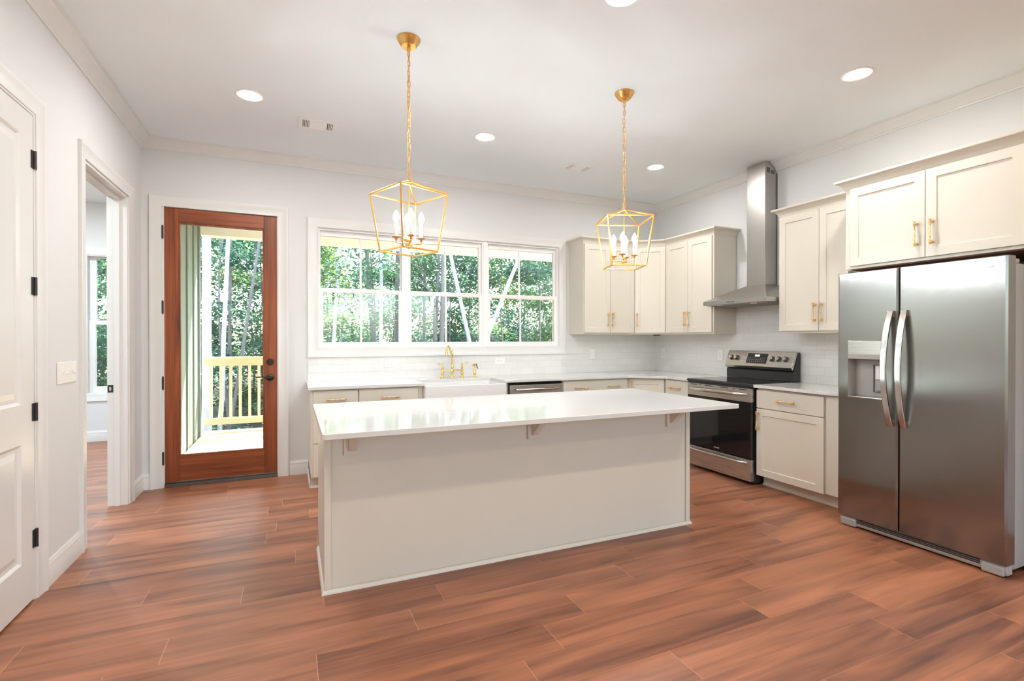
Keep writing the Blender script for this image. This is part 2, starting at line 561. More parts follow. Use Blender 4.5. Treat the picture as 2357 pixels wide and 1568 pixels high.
def text_mesh(name, txt, size, mtx, mat, parent, depth=0.0006, align='CENTER', bold=0.0):
    cu = bpy.data.curves.new(name, 'FONT')
    cu.body = txt; cu.size = size; cu.align_x = align; cu.align_y = 'CENTER'
    cu.extrude = depth; cu.offset = bold
    tmp = bpy.data.objects.new(name + '_tmp', cu)
    COL.objects.link(tmp)
    dg = bpy.context.evaluated_depsgraph_get()
    me = bpy.data.meshes.new_from_object(tmp.evaluated_get(dg))
    bpy.data.objects.remove(tmp)
    me.transform(mtx)
    me.materials.clear(); me.materials.append(mat)
    o = bpy.data.objects.new(name, me)
    COL.objects.link(o)
    o.parent = parent
    if parent.type == 'EMPTY':
        o.matrix_parent_inverse = Matrix.Translation(-parent.location)
    return o

def frame(org, u, v):
    """local x along u, local y along v (into the wall), z up"""
    u, v = Vector(u).normalized(), Vector(v).normalized()
    m = Matrix.Identity(4)
    for i in range(3):
        m[i][0], m[i][1], m[i][2], m[i][3] = u[i], v[i], (0, 0, 1)[i], org[i]
    return m

# ------------------------------------------------------------------ the room shell
def plank_floor():
    me = bpy.data.meshes.new('floor')
    vs, fs, uvs, cols = [], [], [], []
    Lp, W = 1.185, 0.189
    known = {-2: 1.045, -1: 0.089, 0: 0.515, 1: 0.6925, 2: 0.141, 4: 0.505, 3: 0.95}
    x_lo, x_hi, y_lo, y_hi = -4.7, XR + 0.12, YR - 0.12, 8.0
    r = random.Random(3)
    for row in range(int((y_lo - 2.2) / W) - 1, int((y_hi - 2.2) / W) + 2):
        ya, yb = 2.2 + row * W, 2.2 + (row + 1) * W
        o = known.get(row, r.uniform(0, Lp))
        k = int((x_lo - o) / Lp) - 1
        while o + k * Lp < x_hi:
            xa, xb = o + k * Lp, o + (k + 1) * Lp
            cx0, cx1, cy0, cy1 = max(xa, x_lo), min(xb, x_hi if ya < YB + 0.06 else -1.25), max(ya, y_lo), min(yb, y_hi)
            k += 1
            if cx1 - cx0 < 1e-4 or cy1 - cy0 < 1e-4: continue
            b = len(vs)
            vs += [(cx0, cy0, 0), (cx1, cy0, 0), (cx1, cy1, 0), (cx0, cy1, 0)]
            fs.append((b, b + 1, b + 2, b + 3))
            U = lambda x: (x - xa) / Lp
            V = lambda y: (y - ya) / W
            uvs += [(U(cx0), V(cy0)), (U(cx1), V(cy0)), (U(cx1), V(cy1)), (U(cx0), V(cy1))]
            cols.append((r.random(), r.random(), r.random(), 1))
    # sub-floor below the boards of the two rooms
    for bx0, by0, bx1, by1 in ((x_lo, y_lo, x_hi, 5.41), (x_lo, 5.41, -1.25, y_hi)):
        b = len(vs)
        vs += [(bx0, by0, -0.05), (bx1, by0, -0.05), (bx1, by1, -0.05), (bx0, by1, -0.05)]
        fs += [(b, b + 3, b + 2, b + 1)]
        uvs += [(0.5, 0.5)] * 4; cols.append((0.5, 0.5, 0.5, 1))
    me.from_pydata(vs, [], fs)
    ul = me.uv_layers.new(name='plank_uv')
    for i, l in enumerate(me.loops): ul.data[i].uv = uvs[i]
    ca = me.attributes.new('plank', 'FLOAT_COLOR', 'FACE')
    for i, c in enumerate(cols): ca.data[i].color = c
    me.materials.append(M['floor'])
    o = bpy.data.objects.new('floor', me)
    COL.objects.link(o)
    return struct(o, 'red-brown plank floor', 'floor')
plank_floor()

struct(bx('ceiling', M['ceiling'], None, XL - 0.14, YR - 0.15, ZC, XR + 0.15, YB + 0.16, ZC + 0.12), 'smooth white ceiling', 'ceiling')
struct(bx('ceiling', M['ceiling'], None, -4.7, 2.9, ZC, -1.315, 7.9, ZC + 0.12), 'ceiling of the side room', 'ceiling')

# back wall: glass door opening and triple window opening
D0, D1, DZ = -1.035, -0.115, 2.460
W0, W1, WZ0, WZ1 = 0.222, 2.908, 1.205, 2.392
mb = MB()
y0, y1 = YB, YB + 0.16
mb.box(XL - 0.13, y0, 0, D0 - 0.012, y1, ZC)
mb.box(D0 - 0.012, y0, DZ + 0.012, D1 + 0.012, y1, ZC)
mb.box(D1 + 0.012, y0, 0, W0, y1, ZC)
mb.box(W0, y0, 0, W1, y1, WZ0)
mb.box(W0, y0, WZ1, W1, y1, ZC)
mb.box(W1, y0, 0, XR + 0.15, y1, ZC)
struct(mb.build('wall_back', M['wall']), 'white wall with the glass door and triple window', 'wall')

# left wall: closed white door and the open doorway
PD0, PD1, PDZ = 2.345, 3.237, 2.416          # white panel door
O0, O1, OZ = 3.905, 4.810, 2.424             # doorway
xa, xb = XL - 0.128, XL
mb = MB()
mb.box(xa, YR - 0.15, 0, xb, PD0, ZC)
mb.box(xa, PD0, PDZ, xb, PD1, ZC)
mb.box(xa, PD1, 0, xb, O0, ZC)
mb.box(xa, O0, OZ, xb, O1, ZC)
mb.box(xa, O1, 0, xb, YB, ZC)
struct(mb.build('wall_left', M['wall']), 'white wall with the panel door and the doorway', 'wall')
struct(bx('wall_right', M['wall'], None, XR, YR - 0.15, 0, XR + 0.15, YB, ZC), 'white wall behind the range', 'wall')
# wall behind the viewpoint, with a window
mb = MB()
yy0, yy1 = YR - 0.15, YR
mb.box(XL, yy0, 0, 0.3, yy1, ZC); mb.box(0.3, yy0, 0, 3.9, yy1, 0.25); mb.box(0.3, yy0, 2.6, 3.9, yy1, ZC); mb.box(3.9, yy0, 0, XR, yy1, ZC)
struct(mb.build('wall_front', M['wall']), 'wall behind the viewpoint', 'wall')

# side room beyond the doorway
BW0, BW1, BWZ0, BWZ1 = -2.37, -1.46, 0.60, 2.36
mb = MB()
mb.box(-4.7, 7.89, 0, BW0, 8.05, ZC); mb.box(BW0, 7.89, 0, BW1, 8.05, BWZ0); mb.box(BW0, 7.89, BWZ1, BW1, 8.05, ZC); mb.box(BW1, 7.89, 0, -1.3115, 8.049, ZC)
mb.box(-4.85, 2.9, 0, -4.7, 4.2, ZC); mb.box(-4.85, 4.2, 0, -4.7, 7.2, 0.5); mb.box(-4.85, 4.2, 2.5, -4.7, 7.2, ZC); mb.box(-4.85, 7.2, 0, -4.7, 8.05, ZC)
mb.box(-4.7, 2.75, 0, -1.315, 2.9, ZC)
mb.box(-1.332, 5.0, 0, -1.3115, 7.889, ZC)
struct(mb.build('wall_side_room', M['wall']), 'pale walls of the side room seen through the doorway', 'wall')

# skirting boards
BASE = [(0, 0), (0.015, 0), (0.015, 0.098), (0.0125, 0.104), (0.015, 0.108), (0.013, 0.122), (0.008, 0.128), (0.007, 0.136), (0, 0.136)]
def base(name, path, label):
    mb = MB()
    mb.sweep(path, BASE, lambda x, y, h: (x, y, h))
    return struct(mb.build(name, M['trim'], smooth=True), label, 'baseboard')
base('baseboard_left', [(XL, PD1 + 0.105), (XL, O0 - 0.092)][::-1], 'white baseboard between the two left-hand doorways')
base('baseboard_left_corner', [(-1.122, YB), (XL, YB), (XL, O1 + 0.094)], 'white baseboard in the corner beside the glass door')
base('baseboard_back', [(0.142, YB), (D1 + 0.090, YB)], 'white baseboard between glass door and cabinets')
base('baseboard_side_room', [(-1.333, 7.89), (-4.7, 7.89)], 'white baseboard of the side room')

# crown moulding
CROWN = [(0, -0.083), (0.010, -0.083), (0.014, -0.074), (0.012, -0.068), (0.022, -0.060), (0.040, -0.042), (0.058, -0.027), (0.072, -0.018), (0.076, -0.012), (0.090, -0.010), (0.090, 0), (0, 0)]
mb = MB()
mb.sweep([(XR, YR), (XR, YB), (XL, YB), (XL, YR)], CROWN, lambda x, y, h: (x, y, ZC + h - 0.0005))
struct(mb.build('trim_1', M['trim'], smooth=True), 'white crown moulding round the ceiling', 'trim')

# door and window casings: swept frame on a wall plane
CASE = [(0, 0), (0, 0.011), (0.006, 0.013), (0.012, 0.011), (0.060, 0.015), (0.070, 0.020), (0.078, 0.022), (0.088, 0.022), (0.090, 0.020), (0.090, 0)]
def casing(name, path, place, label, closed=False):
    mb = MB()
    mb.sweep(path, CASE, place, closed)
    return struct(mb.build(name, M['trim'], smooth=True), label, 'trim')
onback = lambda x, z, h: (x, YB - h, z)
onleft = lambda y, z, h: (XL + h, y, z)
casing('trim_2', [(D0, 0), (D0, DZ - 0.004), (D1 - 0.006, DZ - 0.004), (D1 - 0.006, 0)], onback, 'white casing round the glass door')
casing('trim_3', [(W0 + 0.004, WZ0 + 0.004), (W0 + 0.004, WZ1 - 0.004), (W1 - 0.004, WZ1 - 0.004), (W1 - 0.004, WZ0 + 0.004)], onback, 'white casing round the triple window', True)
casing('trim_4', [(O0, 0), (O0, OZ), (O1, OZ), (O1, 0)], onleft, 'white casing round the open doorway')
casing('trim_5', [(PD0 - 0.012, 0), (PD0 - 0.012, PDZ + 0.012), (PD1 + 0.014, PDZ + 0.012), (PD1 + 0.014, 0)], onleft, 'white casing round the white panel door')
# jamb lining of the doorway with its stop
mb = MB()
mb.box(xa - 0.001, O0, 0, XL + 0.001, O0 + 0.018, OZ); mb.box(xa - 0.001, O1 - 0.018, 0, XL + 0.001, O1, OZ); mb.box(xa - 0.001, O0 + 0.018, OZ - 0.018, XL + 0.001, O1 - 0.018, OZ)
mb.box(xa + 0.045, O0 + 0.018, 0, xa + 0.08, O0 + 0.03, OZ - 0.018); mb.box(xa + 0.045, O1 - 0.03, 0, xa + 0.08, O1 - 0.018, OZ - 0.018); mb.box(xa + 0.045, O0 + 0.03, OZ - 0.03, xa + 0.08, O1 - 0.03, OZ - 0.018)
jl = struct(mb.build('trim_6', M['trim'], bevel=0.001), 'white jamb lining of the open doorway', 'trim')
sp = MB(); sp.box(xa + 0.002, O1 - 0.0205, 0.886, xa + 0.038, O1 - 0.018, 0.943)
spo = sp.build('strike_plate', M['black'], jl, bevel=0.002); spo['label'] = 'black strike plate'
sp = MB(); sp.box(xa + 0.013, O1 - 0.0212, 0.900, xa + 0.026, O1 - 0.0204, 0.928)
sp.build('latch_hole', M['steel_pol'], spo)

# tiled splashback
mb = MB()
mb.box(0.136, YB - 0.009, CZ - 0.004, XR - 0.0005, YB, 1.1255)
mb.box(3.001, YB - 0.009, 1.1255, XR - 0.0005, YB, 1.352)
struct(mb.build('wall_tiles_back', M['tile_x']), 'white subway tile splashback under the window', 'wall tiles')
mb = MB()
mb.box(XR - 0.009, 2.385, CZ - 0.004, XR, YB - 0.009, 1.352)
mb.box(XR - 0.009, 3.142, 1.352, XR, 3.919, 1.72)
struct(mb.build('wall_tiles_right', M['tile_y']), 'white subway tile splashback behind the range', 'wall tiles')

# ------------------------------------------------------------------ glass door in the back wall
d1 = struct(thing('door_1', 'stained wood full-glass door with dark bronze lever', 'door', ((D0 + D1) / 2, YB, 0)))
mb = MB()
for x in (D0 - 0.012, D1 - 0.014):
    mb.box(x, YB + 0.001, 0, x + 0.026, YB + 0.155, DZ + 0.012)
mb.box(D0 + 0.014, YB + 0.001, DZ - 0.003, D1 - 0.014, YB + 0.155, DZ + 0.012)
mb.build('jamb', M['trim'], d1, bevel=0.001)
ds0, ds1, dz0, dz1 = -1.027, -0.126, 0.040, 2.452      # leaf
gx0, gx1, gz0, gz1 = -0.915, -0.240, 0.262, 2.330      # glass
ya, yb = YB + 0.012, YB + 0.056
for x_0, x_1 in ((ds0, gx0), (gx1, ds1)):
    bx('stile', M['door_v'], d1, x_0, ya, dz0, x_1, yb, dz1, 0.003)
for z_0, z_1 in ((dz0, gz0), (gz1, dz1)):
    bx('rail', M['door_h'], d1, gx0 + 0.0005, ya + 0.0005, z_0, gx1 - 0.0005, yb, z_1, 0.002)
mb = MB()
t = 0.012
mb.box(gx0, ya + 0.004, gz0, gx0 + t, yb - 0.004, gz1); mb.box(gx1 - t, ya + 0.004, gz0, gx1, yb - 0.004, gz1)
mb.box(gx0 + t, ya + 0.004, gz0, gx1 - t, yb - 0.004, gz0 + t); mb.box(gx0 + t, ya + 0.004, gz1 - t, gx1 - t, yb - 0.004, gz1)
mb.build('glazing_bead', M['door_v'], d1, bevel=0.003)
bx('pane', M['glass'], d1, gx0 + 0.006, (ya + yb) / 2 - 0.002, gz0 + 0.006, gx1 - 0.006, (ya + yb) / 2 + 0.002, gz1 - 0.006)
for zc in (2.233, 1.577, 0.915, 0.257):
    mb = MB()
    mb.cyl((ds0 - 0.004, YB - 0.006, zc - 0.052), (ds0 - 0.004, YB - 0.006, zc + 0.052), 0.0085, 12)
    mb.sphere((ds0 - 0.004, YB - 0.006, zc + 0.054), 0.007, 6); mb.sphere((ds0 - 0.004, YB - 0.006, zc - 0.054), 0.007, 6)
    mb.box(ds0 - 0.0065, YB - 0.006, zc - 0.05, ds0 - 0.001, YB + 0.04, zc + 0.05)
    h = mb.build('hinge', M['black'], d1, smooth=True); h['label'] = 'black hinge'
mb = MB(); hx = -0.190
mb.lathe([(0.001, 0), (0.024, 0), (0.031, 0.004), (0.031, 0.010), (0.027, 0.014), (0.001, 0.014)], (hx, ya - 0.014 + 0.014, 1.085), (0, -1, 0), 28)
mb.box(hx - 0.004, ya - 0.027, 1.068, hx + 0.004, ya - 0.012, 1.102)
o = mb.build('deadbolt', M['bronze'], d1, smooth=True); o['label'] = 'dark bronze deadbolt'
mb = MB()
mb.lathe([(0.001, 0), (0.026, 0), (0.033, 0.004), (0.033, 0.010), (0.028, 0.015), (0.013, 0.018), (0.011, 0.045), (0.001, 0.045)], (hx, ya, 0.938), (0, -1, 0), 28)
mb.tube([(hx + 0.008, ya - 0.045, 0.938), (hx - 0.02, ya - 0.05, 0.940), (hx - 0.06, ya - 0.05, 0.946), (hx - 0.095, ya - 0.048, 0.947), (hx - 0.118, ya - 0.046, 0.942)], [0.009, 0.0085, 0.0075, 0.0065, 0.006], 12)
o = mb.build('lever_handle', M['bronze'], d1, smooth=True); o['label'] = 'dark bronze lever handle'
mb = MB()
mb.prism([(YB - 0.018, 0.0005), (YB + 0.155, 0.0005), (YB + 0.155, 0.03), (YB + 0.01, 0.034), (YB - 0.006, 0.030)], D0 + 0.0145, D1 - 0.0145, 'X')
o = mb.build('sill', M['threshold'], d1, bevel=0.002); o['label'] = 'dark bronze threshold'

# ------------------------------------------------------------------ white panel door in the left wall
d2 = struct(thing('door_2', 'closed white two-panel door with black hinges', 'door', (XL, (PD0 + PD1) / 2, 0)))
xf = XL + 0.004
mb = MB()
Y0, Y1, Z0, Z1 = PD0 + 0.003, PD1 - 0.003, 0.012, PDZ - 0.003
pans = ((Y0 + 0.125, Y1 - 0.128, 0.225, 0.800), (Y0 + 0.125, Y1 - 0.128, 0.990, Z1 - 0.125))
py0, py1 = pans[0][0], pans[0][1]
zs = [Z0, 0.225, 0.800, 0.990, Z1 - 0.125, Z1]
mb.box(xf - 0.035, Y0, Z0, xf, py0, Z1); mb.box(xf - 0.035, py1, Z0, xf, Y1, Z1)
for i in (0, 2, 4): mb.box(xf - 0.035, py0, zs[i], xf, py1, zs[i + 1])
for (a, b, c, d) in pans:
    # sloped sticking, flat recess, raised field
    def ring(i, x): return [(x, a + i, c + i), (x, b - i, c + i), (x, b - i, d - i), (x, a + i, d - i)]
    vs = ring(0, xf) + ring(0.006, xf - 0.004) + ring(0.014, xf - 0.011) + ring(0.032, xf - 0.011) + ring(0.060, xf - 0.003)
    fs = [(r * 4 + k, r * 4 + (k + 1) % 4, r * 4 + 4 + (k + 1) % 4, r * 4 + 4 + k) for r in range(4) for k in range(4)] + [(16, 17, 18, 19)]
    mb.poly(vs, fs)
mb.build('leaf_panel', M['door_white'], d2)
mb = MB()
mb.box(XL - 0.12, PD0 - 0.0, 0, XL, PD0 + 0.002, PDZ); mb.box(XL - 0.12, PD1 - 0.002, 0, XL, PD1, PDZ)
mb.box(XL - 0.002, PD1 + 0.0005, 0, XL + 0.006, PD1 + 0.014, PDZ + 0.012); mb.box(XL - 0.002, PD0 - 0.0, PDZ + 0.0005, XL + 0.006, PD1 + 0.0, PDZ + 0.012)
mb.build('jamb', M['trim'], d2)
mb = MB(); mb.box(XL - 0.06, PD0 + 0.002, 0.0005, XL - 0.05, PD1 - 0.002, PDZ)
mb.build('door_back', M['slot'], d2)
for zc in (2.195, 1.567, 0.940, 0.310):
    mb = MB()
    mb.cyl((xf + 0.006, PD1 + 0.001, zc - 0.045), (xf + 0.006, PD1 + 0.001, zc + 0.045), 0.008, 12)
    mb.box(xf + 0.0005, PD1 - 0.026, zc - 0.044, xf + 0.0035, PD1 - 0.002, zc + 0.044)
    mb.box(xf + 0.0025, PD1 + 0.003, zc - 0.044, xf + 0.0055, PD1 + 0.022, zc + 0.044)
    h = mb.build('hinge', M['black'], d2, smooth=True); h['label'] = 'black hinge'

# ------------------------------------------------------------------ windows
def sash(mb, x0, x1, z0, z1, y0, y1, w, wt=None, wb=None):
    wt, wb = wt or w, wb or w
    mb.box(x0, y0, z0, x0 + w, y1, z1); mb.box(x1 - w, y0, z0, x1, y1, z1)
    mb.box(x0 + w, y0, z0, x1 - w, y1, z0 + wb); mb.box(x0 + w, y0, z1 - wt, x1 - w, y1, z1)

win = struct(thing('window_1', 'white triple double-hung window above the sink', 'window', ((W0 + W1) / 2, YB, WZ0)))
mb = MB()
mb.box(W0, YB + 0.0005, WZ0, W0 + 0.012, YB + 0.15, WZ1); mb.box(W1 - 0.012, YB + 0.0005, WZ0, W1, YB + 0.15, WZ1)
mb.box(W0 + 0.012, YB + 0.0005, WZ0, W1 - 0.012, YB + 0.15, WZ0 + 0.012); mb.box(W0 + 0.012, YB + 0.0005, WZ1 - 0.012, W1 - 0.012, YB + 0.15, WZ1)
mb.build('window_frame', M['trim'], win, bevel=0.001)
units = [(0.234, 1.046), (1.106, 1.950), (2.000, 2.896)]
gl = [(0.258, 1.018, 0.639), (1.146, 1.908, 1.527), (2.035, 2.790, 2.413)]
ux = [(0.234, 1.060), (1.104, 1.950), (1.992, 2.896)]
mb = MB()
mb.box(1.060, YB + 0.008, WZ0 + 0.012, 1.104, YB + 0.10, WZ1 - 0.012); mb.box(1.950, YB + 0.008, WZ0 + 0.012, 1.992, YB + 0.10, WZ1 - 0.012)
mb.build('mullion', M['vinyl'], win, bevel=0.002)
RZ = 1.783
for (x0, x1), (g0, g1, gm) in zip(ux, gl):
    mb = MB()      # outer frame of the unit
    sash(mb, x0, x1, WZ0 + 0.012, WZ1 - 0.012, YB + 0.012, YB + 0.095, 0.014)
    mb.build('unit_frame', M['vinyl'], win, bevel=0.0015)
    mb = MB(); sash(mb, x0 + 0.014, x1 - 0.014, RZ - 0.022, WZ1 - 0.026, YB + 0.050, YB + 0.080, g0 - x0 - 0.014 if g0 - x0 < 0.05 else 0.03, 0.05, 0.042)
    us = mb.build('upper_sash', M['vinyl'], win, bevel=0.002)
    mb = MB(); sash(mb, x0 + 0.014, x1 - 0.014, WZ0 + 0.026, RZ + 0.020, YB + 0.016, YB + 0.047, 0.032, 0.040, 0.036)
    ls = mb.build('lower_sash', M['vinyl'], win, bevel=0.002)
    for s, za, zb, yc in ((us, RZ, WZ1 - 0.075, YB + 0.066), (ls, WZ0 + 0.06, RZ - 0.018, YB + 0.032)):
        bx('pane', M['glass'], s, x0 + 0.035, yc - 0.002, za, x1 - 0.035, yc + 0.002, zb)
        bx('muntin', M['vinyl'], s, gm - 0.010, yc - 0.006, za, gm + 0.010, yc + 0.006, zb, 0.001)

w2 = struct(thing('window_2', 'white double-hung window of the side room', 'window', ((BW0 + BW1) / 2, 7.89, BWZ0)))
mb = MB(); sash(mb, BW0, BW1, BWZ0, BWZ1, 7.891, 8.06, 0.014)
mb.build('window_frame', M['trim'], w2)
mb = MB(); sash(mb, BW0 + 0.014, BW1 - 0.014, 1.480, BWZ1 - 0.014, 7.985, 8.015, 0.065, 0.02, 0.055)
us = mb.build('upper_sash', M['vinyl'], w2, bevel=0.002)
mb = MB(); sash(mb, BW0 + 0.014, BW1 - 0.014, BWZ0 + 0.014, 1.535, 7.952, 7.983, 0.065, 0.055, 0.075)
ls = mb.build('lower_sash', M['vinyl'], w2, bevel=0.002)
bx('pane', M['glass'], us, BW0 + 0.07, 7.998, 1.52, BW1 - 0.07, 8.002, BWZ1 - 0.03)
bx('pane', M['glass'], ls, BW0 + 0.07, 7.966, BWZ0 + 0.07, BW1 - 0.07, 7.970, 1.50)
mb = MB(); mb.sweep([(BW0, BWZ0), (BW0, BWZ1), (BW1, BWZ1), (BW1, BWZ0)], CASE, lambda x, z, h: (x, 7.89 - h, z), True)
mb.build('window_frame', M['trim'], w2, smooth=True)

w3 = struct(thing('window_3', 'unseen window behind the viewpoint, enlarged for daylight', 'window', (2.1, YR, 0.25)))  # rear window made large to add cool, even daylight
mb = MB(); sash(mb, 0.3, 3.9, 0.25, 2.6, YR - 0.12, YR - 0.05, 0.06)
for xm in (1.5, 2.7): mb.box(xm - 0.04, YR - 0.12, 0.31, xm + 0.04, YR - 0.05, 2.54)
mb.build('window_frame', M['vinyl'], w3)
bx('pane', M['glass'], w3, 0.34, YR - 0.09, 0.29, 3.86, YR - 0.086, 2.56)

w4 = struct(thing('added_window_4', 'unseen second window added to light the side room', 'window', (-4.7, 5.7, 0.5)))  # extra window out of view, put in to bring daylight to the side room
mb = MB()
for a_, b_ in ((4.2, 4.26), (5.67, 5.73), (7.14, 7.2)): mb.box(-4.82, a_, 0.5, -4.74, b_, 2.5)
mb.box(-4.82, 4.26, 0.5, -4.74, 7.14, 0.56); mb.box(-4.82, 4.26, 2.44, -4.74, 7.14, 2.5)
mb.build('window_frame', M['vinyl'], w4)
bx('pane', M['glass'], w4, -4.784, 4.24, 0.54, -4.78, 7.16, 2.46)

# ------------------------------------------------------------------ cabinets
BACK = lambda x, y: frame((x, y, 0), (1, 0, 0), (0, 1, 0))
RIGHT = lambda y, x: frame((x, y, 0), (0, -1, 0), (1, 0, 0))

def pull(parent, mtx, cx, cz, yf, vertical, length=0.165):
    """gold bar pull: ringed ends on two posts"""
    mb = MB(mtx)
    d = Vector((0, 0, 1)) if vertical else Vector((1, 0, 0))
    c = Vector((cx, yf - 0.030, cz))
    h = length / 2
    prof = [(0.001, 0), (0.0055, 0.001), (0.0075, 0.004), (0.0055, 0.008), (0.0048, 0.010), (0.0085, 0.013), (0.0085, 0.021), (0.0048, 0.024),
            (0.0075, 0.027), (0.0072, 0.032), (0.0046, 0.037), (0.0050, length / 2)]
    prof = prof + [(r, length - t) for r, t in prof[::-1][1:]]
    mb.lathe(prof, c - d * h, d, 12)
    for s in (-1, 1):
        p = c + d * s * (h - 0.017)
        mb.lathe([(0.0055, 0.0), (0.0045, 0.006), (0.0045, 0.018), (0.009, 0.026), (0.009, 0.030)], p, (0, 1, 0), 12)
    o = mb.build('handle', M['gold'], parent, smooth=True)
    o['label'] = 'brushed gold bar pull'
    return o

def shaker(name, parent, mtx, x0, x1, z0, z1, fr=0.058, dep=0.008, t=0.020, yf=-0.021):
    """door with a flat recessed panel"""
    mb = MB(mtx); e = 0.0015
    def ring(i, y): return [(x0 + i, y, z0 + i), (x1 - i, y, z0 + i), (x1 - i, y, z1 - i), (x0 + i, y, z1 - i)]
    vs = ring(0, yf + t) + ring(0, yf + e) + ring(e, yf) + ring(fr, yf) + ring(fr + 0.003, yf + dep)
    fs = [(0, 1, 2, 3), (16, 17, 18, 19)]
    for r in range(4):
        fs += [(r * 4 + k, r * 4 + (k + 1) % 4, r * 4 + 4 + (k + 1) % 4, r * 4 + 4 + k) for k in range(4)]
    mb.poly(vs, fs)
    return mb.build(name, M['cabinet'], parent)

def slab(name, parent, mtx, x0, x1, z0, z1):
    mb = MB(mtx); mb.box(x0, -0.021, z0, x1, -0.001, z1)
    return mb.build(name, M['cabinet'], parent, bevel=0.002)

CAB_CROWN = [(0, 0), (0.003, 0), (0.006, 0.006), (0.012, 0.022), (0.024, 0.040), (0.040, 0.052), (0.054, 0.058), (0.056, 0.062), (0.056, 0.074), (0, 0.074)]
U0, U1, UD0, UD1 = 1.352, 2.405, 1.370, 2.388    # wall cabinets: body and doors

def wall_cabinet(label, mtx, w, depth, doors, pulls, z0=U0, z1=U1, dz0=UD0, dz1=UD1, ends=(False, False), group='white wall cabinets', under=None):
    c = mtx @ Vector((w / 2, depth / 2, z0))
    root = thing('wall_cabinet', label, 'cabinet', c, group)
    mb = MB(mtx); mb.box(0, 0, z0, w, depth, z1)
    body = mb.build('body', M['cabinet'], root, bevel=0.0015)
    for (a, b), px in zip(doors, pulls):
        d = shaker('door', root, mtx, a, b, dz0, dz1)
        pull(d, mtx, px, dz0 + 0.155, -0.021, True)
    path = [(0, 0), (w, 0)]
    if ends[0]: path = [(0, depth)] + path
    if ends[1]: path = path + [(w, depth)]
    mb = MB(mtx)
    mb.sweep([(x, y) for x, y in path], [(-d, h) for d, h in CAB_CROWN], lambda x, y, h: (x, y, z1 - 0.012 + h))
    # lid so that the moulding is not hollow
    mb.box(0.002, 0.002, z1 - 0.01, w - 0.002, depth - 0.002, z1 + 0.050)
    mb.build('crown', M['cabinet'], root, smooth=True)
    return root

# back wall double cabinet: X 3.040..3.757
wall_cabinet('white two-door wall cabinet beside the triple window', BACK(3.045, 4.876), 0.712, YB - 4.877,
             [(0.008, 0.353), (0.357, 0.700)], [0.326, 0.384], ends=(True, False))
# corner cabinet with an angled face
pa, pb = Vector((3.757, 4.876, 0)), Vector((4.040, 4.640, 0))
u = (pb - pa).normalized(); v = Vector((-u.y, u.x, 0))
mtx = frame(pa, u, v); fw = (pb - pa).length
root = thing('wall_cabinet', 'single-door angled wall cabinet in the room corner', 'cabinet', (4.1, 4.95, U0), 'white wall cabinets')
mb = MB(); mb.prism([(3.7575, 4.876), (4.040, 4.6405), (XR - 0.001, 4.6405), (XR - 0.001, YB - 0.001), (3.7575, YB - 0.001)], U0, U1)
mb.build('body', M['cabinet'], root, bevel=0.0015)
d = shaker('door', root, mtx, 0.010, fw - 0.010, UD0, UD1); pull(d, mtx, 0.040, UD0 + 0.155, -0.021, True)
mb = MB(mtx); mb.sweep([(0.0, 0), (fw, 0)], [(-d_, h) for d_, h in CAB_CROWN], lambda x, y, h: (x, y, U1 - 0.012 + h))
mb.build('crown', M['cabinet'], root, smooth=True)
mb = MB(); mb.box(4.02, 4.80, U0 - 0.016, 4.09, 4.85, U0 - 0.0005)
o = mb.build('light_strip', M['grey_dark'], root, bevel=0.003); o['label'] = 'small dark fitting under the cabinet'
# right wall, between corner and hood: Y 4.64..3.908
wall_cabinet('white two-door wall cabinet on the far side of the range hood', RIGHT(4.640, 4.040), 4.640 - 3.912, XR - 4.041,
             [(0.020, 0.366), (0.370, 0.714)], [0.338, 0.398], ends=(False, True))
# right wall, between hood and fridge: Y 3.141..2.381
wall_cabinet('white two-door wall cabinet between range hood and fridge', RIGHT(3.141, 4.040), 3.141 - 2.382, XR - 4.041,
             [(0.006, 0.374), (0.378, 0.745)], [0.346, 0.405], ends=(True, False))
# above the fridge, deep
r_of = wall_cabinet('deep two-door cabinet above the stainless fridge', RIGHT(2.378, 3.755), 2.378 - 1.340, XR - 3.756,
             [(0.042, 0.514), (0.518, 0.998)], [0.472, 0.558], z0=1.812, z1=2.405, dz0=1.832, dz1=2.394, ends=(True, False), group=None)
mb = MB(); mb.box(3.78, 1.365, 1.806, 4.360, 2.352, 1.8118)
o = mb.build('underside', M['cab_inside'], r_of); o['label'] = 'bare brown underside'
# tall panels either side of the fridge
for ya_, yb_, lab in ((2.360, 2.3795, 'tall white panel at the range side of the fridge'), (1.3405, 1.360, 'tall white panel at the open side of the fridge')):
    mb = MB(); mb.box(3.7560, ya_, 0.0005, XR - 0.001, yb_, 1.8055)
    tag(mb.build('fridge_panel', M['cabinet'], None, bevel=0.001), lab, 'panel')

def base_body(root, mtx, w, depth, toe=0.075):
    mb = MB(mtx); mb.box(0, 0, 0.105, w, depth, CZ - 0.027)
    mb.build('body', M['cabinet'], root, bevel=0.001)
    mb = MB(mtx); mb.box(0.0, toe, 0.0005, w, toe + 0.018, 0.105)
    mb.prism([(toe - 0.013, 0.0005), (toe, 0.0005), (toe, 0.020), (toe - 0.004, 0.019), (toe - 0.010, 0.012)], 0, w, 'X')
    mb.build('toe_kick', M['cabinet'], root)

